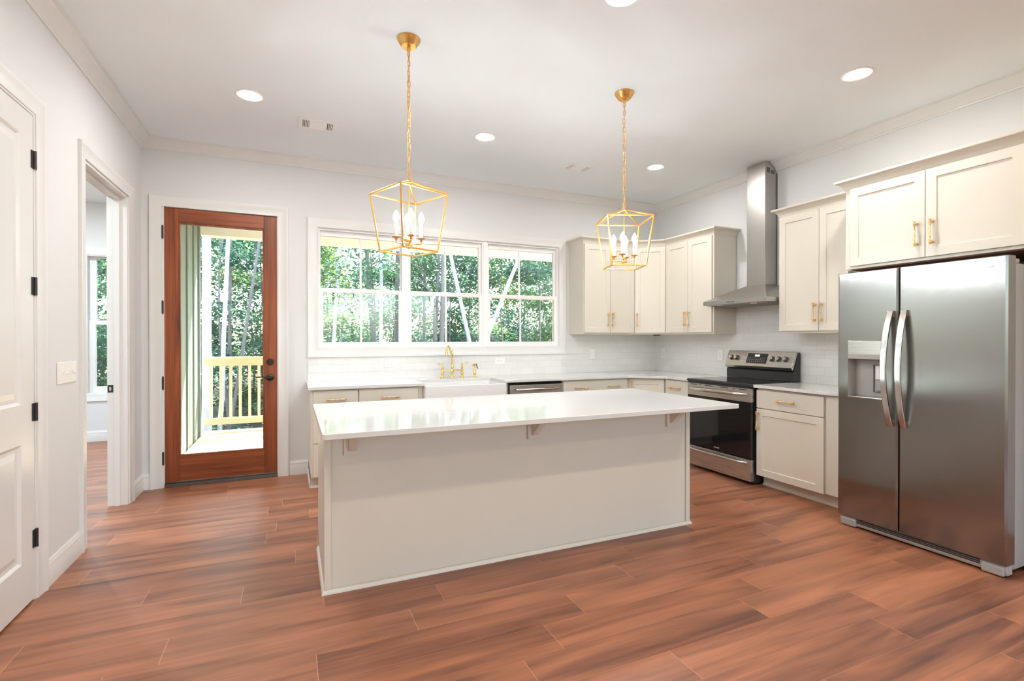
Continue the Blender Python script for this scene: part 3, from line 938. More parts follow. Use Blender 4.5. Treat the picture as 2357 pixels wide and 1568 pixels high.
def base_cabinet(label, mtx, w, depth, drawers=(), doors=(), dpulls=(), fills=(), group='white base cabinets', name='base_cabinet'):
    """drawers: (x0, x1, z0, z1, [pull x]); doors: (x0, x1, z0, z1, pull x)"""
    root = thing(name, label, 'cabinet', mtx @ Vector((w / 2, depth / 2, 0)), group)
    base_body(root, mtx, w, depth)
    for x0, x1, z0, z1, px in drawers:
        d = slab('drawer', root, mtx, x0, x1, z0, z1)
        for p in px: pull(d, mtx, p, (z0 + z1) / 2 if z1 - z0 < 0.25 else z1 - 0.085, -0.021, False)
    for x0, x1, z0, z1, px in doors:
        d = shaker('door', root, mtx, x0, x1, z0, z1)
        pull(d, mtx, px, z1 - 0.105, -0.021, True)
    for x0, x1 in fills:
        mb = MB(mtx); mb.box(x0, -0.012, 0.105, x1, -0.0005, CZ - 0.027); mb.build('filler', M['cabinet'], root, bevel=0.001)
    return root

YF = 4.600                                    # carcass front of the back run
ZT = 0.853                                    # top edge of the drawer fronts
DEP = YB - YF - 0.001
r_first = base_cabinet('three-drawer base cabinet at the free end of the window worktop', BACK(0.145, YF), 0.390, DEP,
             [(0.020, 0.386, 0.698, ZT, [0.207]), (0.020, 0.386, 0.400, 0.692, [0.207]), (0.020, 0.386, 0.110, 0.394, [0.207])])
mb = MB(); mb.box(0.132, YF + 0.072, 0.0005, 0.145, YB - 0.016, 0.050)
mb.build('shoe_strip', M['trim'], r_first, bevel=0.003)
base_cabinet('white base cabinet between the drawer stack and the sink', BACK(0.537, YF), 0.540, DEP,
             [(0.006, 0.534, 0.698, ZT, [0.275])], [(0.006, 0.268, 0.110, 0.692, 0.230), (0.272, 0.534, 0.110, 0.692, 0.310)])
rs = thing('base_cabinet', 'base cabinet below the white farmhouse sink', 'cabinet', (1.53, YF + 0.3, 0), 'white base cabinets')
mt = BACK(1.079, YF)
mb = MB(mt); mb.box(0, 0, 0.105, 0.905, DEP, 0.60); mb.box(0, 0, 0.60, 0.040, DEP, CZ - 0.027); mb.box(0.856, 0, 0.60, 0.905, DEP, CZ - 0.027)
mb.build('body', M['cabinet'], rs, bevel=0.001)
mb = MB(mt); mb.box(0.0, 0.075, 0.0005, 0.905, 0.093, 0.105); mb.build('toe_kick', M['cabinet'], rs)
for a, b, p in ((0.045, 0.447, 0.41), (0.451, 0.853, 0.49)):
    d = shaker('door', rs, mt, a, b, 0.110, 0.598); pull(d, mt, p, 0.50, -0.021, True)
base_cabinet('white base cabinet with a two-pull drawer, next to the dishwasher', BACK(2.610, YF), 0.850, DEP,
             [(0.006, 0.822, 0.698, ZT, [0.215, 0.636])], [(0.006, 0.412, 0.110, 0.692, 0.372), (0.416, 0.822, 0.110, 0.692, 0.456)])
# angled corner base cabinet
XF = 3.775                                    # carcass front of the right run
pa, pb = Vector((3.462, YF, 0)), Vector((XF, 4.345, 0))
u = (pb - pa).normalized(); v = Vector((-u.y, u.x, 0)); mtx = frame(pa, u, v); fw = (pb - pa).length
rc = thing('base_cabinet', 'angled corner base cabinet with a shaker door', 'cabinet', (3.95, 4.8, 0), 'white base cabinets')
mb = MB(); mb.prism([(3.4615, YF), (XF, 4.3455), (XR - 0.001, 4.3455), (XR - 0.001, YB - 0.001), (3.4615, YB - 0.001)], 0.105, CZ - 0.027)
mb.build('body', M['cabinet'], rc, bevel=0.001)
mb = MB(); mb.prism([(3.52, YF + 0.075), (XF + 0.07, 4.41), (XR - 0.05, 4.41), (XR - 0.05, YB - 0.05), (3.52, YB - 0.05)], 0.0005, 0.105); mb.build('toe_kick', M['cabinet'], rc)
d = shaker('door', rc, mtx, 0.014, fw - 0.014, 0.110, ZT); pull(d, mtx, 0.045, ZT - 0.095, -0.021, True)
base_cabinet('narrow base cabinet on the corner side of the range', RIGHT(4.343, XF), 4.343 - 3.952, XR - XF - 0.001,
             [(0.022, 0.386, 0.698, ZT, [0.185])], [(0.022, 0.386, 0.110, 0.692, 0.062)])
base_cabinet('base cabinet with drawer and shaker door between range and fridge', RIGHT(3.153, XF), 3.153 - 2.382, XR - XF - 0.001,
             [(0.004, 0.612, 0.695, ZT, [0.296])], [(0.004, 0.612, 0.100, 0.688, 0.026)], fills=[(0.628, 0.770)])

# worktops
mb = MB()
mb.prism([(0.122, YB - 0.0095), (0.122, 4.552), (0.132, 4.545), (1.125, 4.545), (1.125, 4.925), (1.930, 4.925), (1.930, 4.545), (3.415, 4.545), (3.730, 4.290), (3.730, 3.947),
          (XR - 0.0095, 3.947), (XR - 0.0095, YB - 0.0095)], CZ - 0.026, CZ)
tag(mb.build('worktop', M['quartz'], None, bevel=0.002), 'white quartz worktop running under the window to the range', 'worktop')
mb = MB()
mb.box(3.727, 2.3815, CZ - 0.019, XR - 0.0095, 3.160, CZ + 0.007)
tag(mb.build('worktop', M['quartz'], None, bevel=0.002), 'short white quartz worktop between range and fridge', 'worktop')

# ------------------------------------------------------------------ sink, taps
sk = thing('farmhouse_sink', 'white fireclay apron-front sink below the window', 'sink', (1.53, 4.72, 0.63))
mb = MB()
x0, x1, y0, y1, zt, zb = 1.121, 1.933, 4.505, 4.945, CZ - 0.0265, 0.635
ti = 0.022
vs = [(x0, y0, zb), (x1, y0, zb), (x1, y1, zb), (x0, y1, zb), (x0, y0, zt), (x1, y0, zt), (x1, y1, zt), (x0, y1, zt),
      (x0 + ti, y0 + ti, zt), (x1 - ti, y0 + ti, zt), (x1 - ti, y1 - ti, zt), (x0 + ti, y1 - ti, zt),
      (x0 + ti + 0.01, y0 + ti + 0.01, zb + 0.03), (x1 - ti - 0.01, y0 + ti + 0.01, zb + 0.03), (x1 - ti - 0.01, y1 - ti - 0.01, zb + 0.03), (x0 + ti + 0.01, y1 - ti - 0.01, zb + 0.03)]
fs = [(0, 1, 2, 3), (0, 1, 5, 4), (1, 2, 6, 5), (2, 3, 7, 6), (3, 0, 4, 7), (4, 5, 9, 8), (5, 6, 10, 9), (6, 7, 11, 10), (7, 4, 8, 11),
      (8, 9, 13, 12), (9, 10, 14, 13), (10, 11, 15, 14), (11, 8, 12, 15), (12, 13, 14, 15)]
mb.poly(vs, fs)
mb.build('basin', M['ceramic'], sk, bevel=0.007, seg=3)
mb = MB(); mb.lathe([(0.001, 0), (0.045, 0), (0.045, 0.004), (0.03, 0.005), (0.001, 0.003)], (1.53, 4.74, zb + 0.0302), (0, 0, 1), 24)
mb.build('drain', M['brass'], sk, smooth=True)

fz = CZ
FX, FY = (1.432, 1.540, 1.648), 5.045
tp = thing('bridge_faucet', 'polished gold bridge faucet with two lever handles', 'faucet', (FX[1], FY, fz))
def ornate(mb, x, y, z, prof, n=16):
    mb.lathe([(r, t) for r, t in prof], (x, y, z), (0, 0, 1), n)
leg = [(0.001, 0.0003), (0.026, 0.0003), (0.026, 0.004), (0.018, 0.012), (0.013, 0.022), (0.012, 0.030), (0.015, 0.038), (0.0165, 0.050), (0.0150, 0.062), (0.011, 0.070), (0.0145, 0.076), (0.0145, 0.084),
       (0.011, 0.090), (0.0135, 0.100), (0.0125, 0.112), (0.009, 0.120), (0.012, 0.126), (0.008, 0.132), (0.007, 0.142), (0.010, 0.147), (0.001, 0.153)]
for i, s in ((0, -1), (2, 1)):
    mb = MB(); ornate(mb, FX[i], FY, fz, leg); mb.build('valve', M['brass'], tp, smooth=True)
    mb = MB(); mb.lathe([(0.004, -0.012), (0.006, -0.008), (0.007, 0.0), (0.005, 0.010), (0.004, 0.020), (0.007, 0.034), (0.009, 0.046), (0.006, 0.058), (0.0045, 0.064), (0.0055, 0.070), (0.001, 0.076)], (FX[i], FY, fz + 0.147), (s, -0.12, 0.05), 12)
    mb.build('lever', M['brass'], tp, smooth=True)
mb = MB()
ornate(mb, FX[1], FY, fz, [(0.001, 0.0003), (0.024, 0.0003), (0.024, 0.004), (0.016, 0.014), (0.011, 0.024), (0.010, 0.040), (0.012, 0.052), (0.018, 0.064), (0.019, 0.076), (0.015, 0.086), (0.011, 0.092), (0.014, 0.104),
       (0.0155, 0.116), (0.012, 0.128), (0.009, 0.134), (0.0105, 0.150), (0.0095, 0.170), (0.009, 0.186), (0.0125, 0.192), (0.0125, 0.200), (0.009, 0.205), (0.011, 0.216), (0.0095, 0.228), (0.013, 0.240), (0.015, 0.250),
       (0.012, 0.260), (0.007, 0.266), (0.009, 0.274), (0.005, 0.281), (0.003, 0.288), (0.0045, 0.293), (0.001, 0.298)])
mb.build('post', M['brass'], tp, smooth=True)
mb = MB(); mb.tube([(FX[0] + 0.012, FY, fz + 0.080), (FX[1] - 0.012, FY, fz + 0.080)], 0.0075, 12); mb.tube([(FX[1] + 0.012, FY, fz + 0.080), (FX[2] - 0.012, FY, fz + 0.080)], 0.0075, 12)
mb.build('bridge', M['brass'], tp, smooth=True)
mb = MB(); du = Vector((-0.62, -0.78, 0))
prof = [(0.0, 0.248), (0.020, 0.252), (0.040, 0.268), (0.060, 0.296), (0.082, 0.322), (0.108, 0.332), (0.132, 0.322), (0.146, 0.298), (0.150, 0.272)]
pts = [Vector((FX[1], FY, fz + z)) + du * s for s, z in prof]
mb.tube(pts, 0.0085, 14)
e = pts[-1]
mb.lathe([(0.0085, 0.012), (0.013, 0.0), (0.0135, -0.016), (0.016, -0.022), (0.016, -0.028), (0.010, -0.030)], e, (0, 0, 1), 16)
mb.build('spout', M['brass'], tp, smooth=True)

sy = thing('side_sprayer', 'gold side sprayer with black trigger beside the faucet', 'sprayer', (1.790, FY, fz))
mb = MB(); ornate(mb, 1.790, FY, fz, [(0.001, 0.0003), (0.022, 0.0003), (0.022, 0.004), (0.015, 0.012), (0.012, 0.020), (0.014, 0.032), (0.0155, 0.046), (0.012, 0.062), (0.009, 0.074), (0.008, 0.092), (0.007, 0.108), (0.008, 0.122), (0.001, 0.126)])
mb.build('stem', M['brass'], sy, smooth=True)
mb = MB(); mb.lathe([(0.006, -0.026), (0.016, -0.022), (0.0165, -0.008), (0.012, 0.002), (0.010, 0.016), (0.001, 0.020)], (1.790, FY, fz + 0.132), (0.85, 0.35, 0.12), 16)
mb.build('spray_head', M['brass'], sy, smooth=True)
mb = MB(); mb.tube([(1.810, FY + 0.008, fz + 0.145), (1.818, FY + 0.010, fz + 0.125), (1.824, FY + 0.012, fz + 0.105), (1.832, FY + 0.014, fz + 0.090)], 0.005, 8)
o = mb.build('trigger', M['black'], sy, smooth=True); o['label'] = 'black trigger'

# ------------------------------------------------------------------ dishwasher
dw = thing('dishwasher', 'stainless dishwasher between sink and two-pull drawer', 'dishwasher', (2.297, YF + 0.28, 0))
bx('body', M['grey_dark'], dw, 1.992, YF + 0.012, 0.105, 2.605, YB - 0.03, CZ - 0.030)
bx('toe_kick', M['black'], dw, 1.992, YF + 0.06, 0.0005, 2.605, YF + 0.08, 0.104)
mb = MB(); mb.box(2.000, YF - 0.022, 0.112, 2.600, YF + 0.011, 0.832)
mb.build('door', M['steel'], dw, bevel=0.005, seg=3)
mb = MB(); mb.prism([(YF + 0.011, 0.833), (YF - 0.016, 0.833), (YF - 0.004, 0.853), (YF + 0.011, 0.855)], 2.004, 2.596, 'X')
o = mb.build('control_strip', M['enamel'], dw, bevel=0.002); o['label'] = 'black control strip along the top edge'
mb = MB(); pts = [(2.052, YF - 0.026, 0.787), (2.062, YF - 0.050, 0.787), (2.100, YF - 0.058, 0.787), (2.300, YF - 0.064, 0.787), (2.500, YF - 0.058, 0.787), (2.540, YF - 0.050, 0.787), (2.550, YF - 0.026, 0.787)]
mb.tube(pts, 0.0125, 14)
mb.build('handle', M['steel_pol'], dw, smooth=True)

# ------------------------------------------------------------------ island
IX0, IX1, IY0, IY1 = 0.148, 2.560, 2.700, 3.372
isl = thing('kitchen_island', 'cream island cabinet with corbels under the overhang', 'island', ((IX0 + IX1) / 2, 3.03, 0))
bx('body', M['cabinet'], isl, IX0 + 0.020, IY0 + 0.012, 0.105, IX1 - 0.020, IY1 - 0.02, CZ - 0.0285)
bx('back_panel', M['cabinet'], isl, IX0 + 0.034, IY0 + 0.006, 0.0005, IX1 - 0.034, IY0 + 0.0118, CZ - 0.028)
for a, b in ((IX0, IX0 + 0.0195), (IX1 - 0.0195, IX1)):
    mb = MB()      # end panel with the toe notch at the far side
    mb.prism([(IY0 + 0.002, 0.0005), (3.300, 0.0005), (3.300, 0.105), (IY1 - 0.02, 0.105), (IY1 - 0.02, CZ - 0.028), (IY0 + 0.002, CZ - 0.028)], a, b, 'X')
    mb.build('end_panel', M['cabinet'], isl, bevel=0.001)
for a, b in ((IX0 - 0.001, IX0 + 0.0335), (IX1 - 0.0335, IX1 + 0.001)):
    bx('corner_strip', M['cabinet'], isl, a, IY0 - 0.004, 0.022, b, IY0 + 0.0055, CZ - 0.0282, 0.0025)
SHOE = [(0, 0.0005), (0.014, 0.0005), (0.013, 0.008), (0.009, 0.016), (0.004, 0.021), (0, 0.022)]
mb = MB()
mb.sweep([(IX0, 3.300), (IX0, IY0), (IX1, IY0), (IX1, 3.300)], [(-d_, h) for d_, h in SHOE], lambda x, y, h: (x, y, h))
mb.build('shoe_molding', M['cabinet'], isl, smooth=True)
mb = MB(); mb.box(IX0 + 0.02, 3.300, 0.0005, IX1 - 0.02, 3.312, 0.105); mb.build('toe_kick', M['cabinet'], isl)
n_d = 4; wd = (IX1 - IX0 - 0.05) / n_d
mt = frame((IX1 - 0.022, IY1 - 0.019, 0), (-1, 0, 0), (0, -1, 0))
for k in range(n_d):
    d = shaker('door', isl, mt, 0.004 + k * wd, k * wd + wd - 0.002, 0.112, CZ - 0.040)
    pull(d, mt, (k * wd + 0.03) if k % 2 else (k * wd + wd - 0.03), 0.72, -0.021, True)
for cx in (0.285, 1.336, 2.392):
    mb = MB()      # plate on the panel
    mb.box(cx - 0.042, IY0 - 0.014, CZ - 0.190, cx + 0.042, IY0 + 0.0055, CZ - 0.028)
    cb = mb.build('corbel', M['cabinet'], isl, bevel=0.002)
    mb = MB()
    zt = CZ - 0.0285
    mb.prism([(IY0 - 0.0145, zt), (IY0 - 0.0145, zt - 0.135), (IY0 - 0.030, zt - 0.135), (IY0 - 0.150, zt - 0.026), (IY0 - 0.165, zt - 0.022), (IY0 - 0.165, zt)], cx - 0.019, cx + 0.019, 'X')
    mb.build('brace', M['cabinet'], cb, bevel=0.002)
mb = MB()
ic = 0.012
mb.prism([(0.118 + ic, 2.305), (2.605 - ic, 2.305), (2.605, 2.305 + ic), (2.605, 3.410 - ic), (2.605 - ic, 3.410), (0.118 + ic, 3.410), (0.118, 3.410 - ic), (0.118, 2.305 + ic)], CZ - 0.028, CZ - 0.002)
tag(mb.build('island_worktop', M['quartz'], None, bevel=0.0025), 'large white quartz slab on the island, reflecting the windows', 'worktop')

# ------------------------------------------------------------------ range
RY0, RY1, RXF = 3.166, 3.937, 3.705
rg = thing('electric_range', 'freestanding stainless range with black glass oven door', 'stove', ((RXF + XR) / 2, (RY0 + RY1) / 2, 0))
bx('body', M['enamel'], rg, RXF + 0.050, RY0 + 0.004, 0.012, XR - 0.03, RY1 - 0.004, 0.872, 0.003)
for yy in (RY0 + 0.04, RY1 - 0.04):
    for xx in (RXF + 0.10, XR - 0.09):
        mb = MB(); mb.cyl((xx, yy, 0.0005), (xx, yy, 0.0125), 0.016, 10); mb.build('levelling_foot', M['black'], rg)
mb = MB(); mb.box(RXF - 0.006, RY0 - 0.002, 0.873, 4.225, RY1 + 0.006, 0.899)
ck = mb.build('cooktop', M['enamel'], rg, bevel=0.009, seg=3)
bx('cooktop_glass', M['blackglass'], ck, RXF + 0.03, RY0 + 0.03, 0.8992, 4.215, RY1 - 0.03, 0.9004, 0.0005)
# vent trim, oven door, drawer
mb = MB(); mb.box(RXF + 0.006, RY0 + 0.003, 0.858, RXF + 0.049, RY1 - 0.003, 0.872); mb.build('vent_gap', M['black'], rg)
mb = MB(); mb.box(RXF, RY0 + 0.002, 0.735, RXF + 0.045, RY1 - 0.002, 0.857)
od = mb.build('oven_door', M['steel'], rg, bevel=0.004)
mb = MB()
n_s = [(0.05, 0.085), (0.16, 0.025), (0.23, 0.10), (0.42, 0.10), (0.57, 0.025), (0.64, 0.085)]
for a, w in n_s:
    mb = MB(); mb.box(RXF - 0.0006, RY1 - 0.002 - a - w, 0.842, RXF + 0.004, RY1 - 0.002 - a, 0.848); mb.build('vent_slot', M['black'], od)
bx('oven_window', M['blackglass'], od, RXF + 0.002, RY0 + 0.002, 0.232, RXF + 0.040, RY1 - 0.002, 0.7345, 0.003)
def bowed(z, x, name, par, r=0.016, rise=0.052):
    mb = MB(); pts = []; L = RY1 - RY0 - 0.07
    for i in range(17):
        s = i / 16.0
        bulge = (1 - (2 * s - 1) ** 4)
        pts.append((x - 0.004 - rise * bulge, RY1 - 0.035 - L * s, z))
    rs_ = [r * (0.55 + 0.45 * (1 - (2 * (i / 16.0) - 1) ** 6)) for i in range(17)]
    mb.tube(pts, rs_, 14)
    return mb.build(name, M['steel_pol'], par, smooth=True)
bowed(0.806, RXF, 'handle', od)
text_mesh('lettering', 'FRIGIDAIRE', 0.013, frame((RXF + 0.0015, 3.555, 0.262), (0, -1, 0), (1, 0, 0)) @ Matrix.Rotation(R(90), 4, 'X'), M['plate'], od, 0.0003)
mb = MB(); mb.box(RXF + 0.001, RY0 + 0.002, 0.032, RXF + 0.049, RY1 - 0.002, 0.226)
dr = mb.build('drawer', M['steel'], rg, bevel=0.004)
bowed(0.196, RXF, 'handle', dr, 0.014, 0.030)
# backguard
bg0 = 4.232
mb = MB(); mb.prism([(bg0 + 0.012, 0.899), (XR - 0.028, 0.899), (XR - 0.028, 1.172), (bg0 + 0.075, 1.172), (bg0 + 0.024, 1.000), (bg0 + 0.012, 0.985)], RY0 - 0.004, RY1 - 0.004, 'Y')
bgd = mb.build('backguard', M['enamel'], rg, bevel=0.003)
# sloping stainless control face: from low front edge to the top
pF, pT = Vector((bg0 - 0.014, 0, 1.028)), Vector((bg0 + 0.050, 0, 1.180))
nrm = Vector((-(pT.z - pF.z), 0, (pT.x - pF.x))).normalized()     # outward
mb = MB()
sec = [(pF.x, pF.z), (pT.x, pT.z), (pT.x + 0.025, pT.z), (pF.x + 0.03, pF.z - 0.006), (pF.x + 0.016, pF.z - 0.026)]
mb.prism(sec, RY0 - 0.006, RY1 - 0.002, 'Y')
cp = mb.build('control_panel', M['steel'], rg, bevel=0.003)
CP = frame((pF.x, RY1 - 0.002, pF.z), (0, -1, 0), (1, 0, 0))
axis_z = (pT - pF).normalized()
cpm = Matrix.Identity(4)
for i in range(3):
    cpm[i][0] = (0, -1, 0)[i]; cpm[i][1] = axis_z[i]; cpm[i][2] = nrm[i]
cpm.translation = Vector((pF.x, RY1 - 0.002, pF.z))           # local: x along the panel, y up the slope, z outward
PW = RY1 - RY0 + 0.004
mb = MB(cpm); mb.box(0.258, 0.032, 0.0005, 0.490, 0.136, 0.004)
dp = mb.build('display', M['blackglass'], cp, bevel=0.002)
text_mesh('digits', '12:35', 0.026, cpm @ Matrix.Translation((0.372, 0.112, 0.0042)), M['display'], dp, 0.0003, bold=0.0006)
mb = MB(cpm)
for row, zz in enumerate((0.084, 0.066, 0.048)):
    for c in range(9):
        if row == 0 and c in (3, 4, 5): continue
        mb.box(0.272 + c * 0.0235, zz, 0.0040, 0.283 + c * 0.0235, zz + 0.0045, 0.0044)
mb.build('key_marks', M['grey_plastic'], dp)
for kx in (0.066, 0.128, 0.545, 0.618, 0.692):
    mb = MB(cpm)
    mb.lathe([(0.001, 0.0005), (0.026, 0.0005), (0.027, 0.004), (0.024, 0.008), (0.022, 0.026), (0.020, 0.029), (0.001, 0.029)], (kx, 0.084, 0), (0, 0, 1), 24)
    kb = mb.build('knob', M['grey_dark'], cp, smooth=True)
    mb = MB(cpm); mb.box(kx - 0.006, 0.062, 0.0285, kx + 0.006, 0.106, 0.037); mb.lathe([(0.0195, 0.0285), (0.0185, 0.031), (0.001, 0.031)], (kx, 0.084, 0), (0, 0, 1), 24)
    mb.build('knob_cap', M['steel_pol'], kb, bevel=0.002, smooth=True)

# ------------------------------------------------------------------ range hood
HY = 3.530
hd = thing('range_hood', 'stainless chimney hood on the wall above the range', 'hood', (4.15, HY, 1.64))
cx0, cx1, cy0, cy1 = 3.885, XR - 0.0095, HY - 0.377, HY + 0.377
zb, ze, zt2 = 1.640, 1.682, 1.832
ch0, chy0, chy1 = 4.200, 3.430, 3.640
mb = MB()
mb.box(cx0, cy0, zb, cx1, cy1, ze)
hb = mb.build('canopy_rim', M['steel_hood'], hd, bevel=0.002)
mb = MB()
vs = [(cx0 + 0.002, cy0 + 0.002, ze), (cx1, cy0 + 0.002, ze), (cx1, cy1 - 0.002, ze), (cx0 + 0.002, cy1 - 0.002, ze),
      (ch0 - 0.004, chy0 - 0.004, zt2), (cx1, chy0 - 0.004, zt2), (cx1, chy1 + 0.004, zt2), (ch0 - 0.004, chy1 + 0.004, zt2)]
mb.poly(vs, [(0, 1, 2, 3), (4, 5, 6, 7), (0, 1, 5, 4), (1, 2, 6, 5), (2, 3, 7, 6), (3, 0, 4, 7)])
mb.build('canopy', M['steel_hood'], hd, bevel=0.002)
mb = MB()
xw = XR - 0.002
zc2 = ZC - 0.004
mb.prism([(ch0, zt2 + 0.0005), (xw, zt2 + 0.0005), (xw, zc2 - 0.094), (xw - 0.092, zc2 - 0.018), (xw - 0.100, zc2), (ch0, zc2)], chy0, chy1, 'Y')
chm = mb.build('chimney', M['steel_hood'], hd, bevel=0.001)
mb = MB(); mb.box(xw - 0.085, chy0 - 0.0012, zc2 - 0.110, xw - 0.035, chy0 + 0.0002, zc2 - 0.075); mb.box(xw - 0.145, chy0 - 0.0012, zc2 - 0.105, xw - 0.100, chy0 + 0.0002, zc2 - 0.055)
o = mb.build('vent_slot', M['grey_dark'], chm); o['label'] = 'dark cut-out near the ceiling'
mb = MB(); mb.box(xw - 0.008, chy0 - 0.006, zt2 + 0.002, xw - 0.0005, chy0, zc2 - 0.10)
mb.build('wall_bracket', M['grey_dark'], chm)
mb = MB()
for k in range(5): mb.lathe([(0.001, 0), (0.0055, 0), (0.005, 0.003), (0.001, 0.003)], (cx0, HY + 0.070 - 0.018 * k, 1.660), (-1, 0, 0), 10)
o = mb.build('buttons', M['grey_dark'], hb); o['label'] = 'row of small dark buttons'
mb = MB(); mb.box(cx0 + 0.02, cy0 + 0.02, zb - 0.004, cx1 - 0.02, cy1 - 0.02, zb - 0.0003)
for k in range(24): mb.box(cx0 + 0.06, cy0 + 0.05 + k * 0.028, zb - 0.008, cx1 - 0.05, cy0 + 0.062 + k * 0.028, zb - 0.0035)
mb.build('filter', M['grey_plastic'], hd)
for yy in (HY - 0.2, HY + 0.2):
    mb = MB(); mb.lathe([(0.001, 0), (0.03, 0), (0.028, 0.006), (0.001, 0.006)], (cx0 + 0.045, yy, zb - 0.004), (0, 0, -1), 18)
    mb.build('lamp_lens', M['plate'], hd)

# ------------------------------------------------------------------ fridge
FX0, FYa, FYb, FYs = 3.525, 1.3735, 2.285, 1.9015
fr = thing('refrigerator', 'stainless side-by-side refrigerator with ice dispenser', 'refrigerator', (3.9, 1.83, 0))
mb = MB(); mb.box(FX0 + 0.092, FYa + 0.006, 0.030, 4.330, FYb - 0.006, 1.722)
mb.build('cabinet_case', M['grey_case'], fr, bevel=0.012, seg=3)
def fr_door(y0, y1, hole=None):
    """door skin with a gently bowed front; local grid so that a recess can be cut"""
    mb = MB(); z0, z1 = 0.071, 1.758
    ys = sorted(set([y0, y0 + 0.010, y1 - 0.010, y1] + ([hole[0], hole[1]] if hole else [])))
    zs = sorted(set([z0, z0 + 0.008, 0.35, 0.70, 1.30, 1.50, 1.60, 1.66, 1.70, 1.735, z1 - 0.004, z1] + ([hole[2], hole[3]] if hole else [])))
    def X(y, z):
        e = 0.0
        if y <= y0 + 1e-6 or y >= y1 - 1e-6: e += 0.008
        if z >= z1 - 1e-6: e += 0.006
        if z <= z0 + 1e-6: e += 0.006
        return FX0 + e
    idx = {}
    vs = []
    for j, z in enumerate(zs):
        for i, y in enumerate(ys):
            idx[(i, j)] = len(vs); vs.append((X(y, z), y, z))
    fs = []
    for j in range(len(zs) - 1):
        for i in range(len(ys) - 1):
            if hole and ys[i] >= hole[0] - 1e-6 and ys[i + 1] <= hole[1] + 1e-6 and zs[j] >= hole[2] - 1e-6 and zs[j + 1] <= hole[3] + 1e-6: continue
            fs.append((idx[(i, j)], idx[(i + 1, j)], idx[(i + 1, j + 1)], idx[(i, j + 1)]))
    # sides back to the case
    b = len(vs); ring = [(i, 0) for i in range(len(ys))] + [(len(ys) - 1, j) for j in range(1, len(zs))] + [(i, len(zs) - 1) for i in range(len(ys) - 2, -1, -1)] + [(0, j) for j in range(len(zs) - 2, 0, -1)]
    for (i, j) in ring: vs.append((FX0 + 0.086, ys[i], zs[j]))
    n = len(ring)
    for k in range(n):
        k2 = (k + 1) % n
        fs.append((idx[ring[k]], idx[ring[k2]], b + k2, b + k))
    fs.append(tuple(range(b, b + n)))
    mb.poly(vs, fs)
    return mb.build('door', M['steel_v'], fr, smooth=True)
HO = (1.985, 2.214, 0.903, 1.290)
dl = fr_door(FYs + 0.003, FYb, HO)
drr = fr_door(FYa, FYs - 0.003)
dl['label'] = 'freezer door with the dispenser'
mb = MB(); mb.box(FX0 + 0.03, FYs - 0.0028, 0.075, FX0 + 0.085, FYs + 0.0028, 1.75); mb.build('door_gap', M['black'], fr)
# dispenser: control plate above, niche below
mb = MB()
a, b, c, d_ = HO; cm = 1.165
mb.box(FX0 - 0.002, a, cm + 0.002, FX0 + 0.012, b, d_)
dc = mb.build('dispenser', M['steel'], dl, bevel=0.003)
mb = MB(); mb.box(FX0 - 0.004, a + 0.001, cm + 0.001, FX0 - 0.001, b - 0.001, cm + 0.035); mb.build('dispenser_keys', M['grey_plastic'], dl, bevel=0.001)
mb = MB(); dpx = FX0 + 0.070
vs = [(FX0 + 0.001, a, c), (FX0 + 0.001, b, c), (FX0 + 0.001, b, cm), (FX0 + 0.001, a, cm), (dpx, a + 0.012, c + 0.012), (dpx, b - 0.012, c + 0.012), (dpx, b - 0.012, cm - 0.006), (dpx, a + 0.012, cm - 0.006)]
mb.poly(vs, [(4, 5, 6, 7), (0, 1, 5, 4), (1, 2, 6, 5), (2, 3, 7, 6), (3, 0, 4, 7)])
ni = mb.build('dispenser_niche', M['grey_plastic'], dl)
mb = MB(); sash(mb, 2.010, 2.086, 0.940, 1.130, dpx - 0.0, dpx + 0.0, 0.004)
pts = [(dpx - 0.006, 2.012, 0.945), (dpx - 0.006, 2.084, 0.945), (dpx - 0.006, 2.084, 1.128), (dpx - 0.006, 2.012, 1.128)]
mb = MB(); mb.tube(pts, 0.003, 8, closed=True); mb.build('paddle_rim', M['grey_dark'], ni)
mb = MB(); mb.box(dpx - 0.010, 2.024, 1.030, dpx - 0.002, 2.072, 1.120); mb.build('paddle', M['plate'], ni, bevel=0.003)
mb = MB(); mb.box(dpx - 0.009, 2.024, 0.955, dpx - 0.002, 2.072, 1.022); mb.build('paddle', M['grey_plastic'], ni, bevel=0.003)
mb = MB(); mb.prism([(FX0 - 0.006, c), (dpx - 0.002, c), (dpx - 0.002, c + 0.014), (FX0 - 0.006, c + 0.008)], a + 0.001, b - 0.001, 'Y'); mb.build('drip_tray', M['steel_pol'], ni, bevel=0.002)
def fr_handle(y, par, lean):
    mb = MB(); pts = []
    for i in range(21):
        s = i / 20.0
        z = 0.742 + 0.742 * s
        bul = 1 - (2 * s - 1) ** 2
        pts.append((FX0 - 0.012 - 0.058 * bul, y + lean * bul, z))
    mb.tube(pts, 0.01, sq=(0.034, 0.017), up=(1, 0, 0))
    for s in (0.03, 0.97):
        z = 0.742 + 0.742 * s
        mb.box(FX0 - 0.016, y - 0.012, z - 0.02, FX0 + 0.004, y + 0.012, z + 0.02)
    return mb.build('handle', M['steel_pol'], par, bevel=0.004, smooth=True)
fr_handle(1.940, dl, 0.012); fr_handle(1.862, drr, 0.006)
mb = MB(); mb.box(FX0 - 0.0025, 1.418, 1.676, FX0 + 0.0005, 1.500, 1.708)
bd = mb.build('badge', M['steel_pol'], drr, bevel=0.0008); bd['label'] = 'small bright name badge'
tm = Matrix.Rotation(R(90), 4, 'X')
text_mesh('lettering', 'FRIGIDAIRE', 0.0128, frame((FX0 - 0.0029, 1.459, 1.698), (0, -1, 0), (1, 0, 0)) @ tm, M['black'], bd, 0.0003, bold=0.0002)
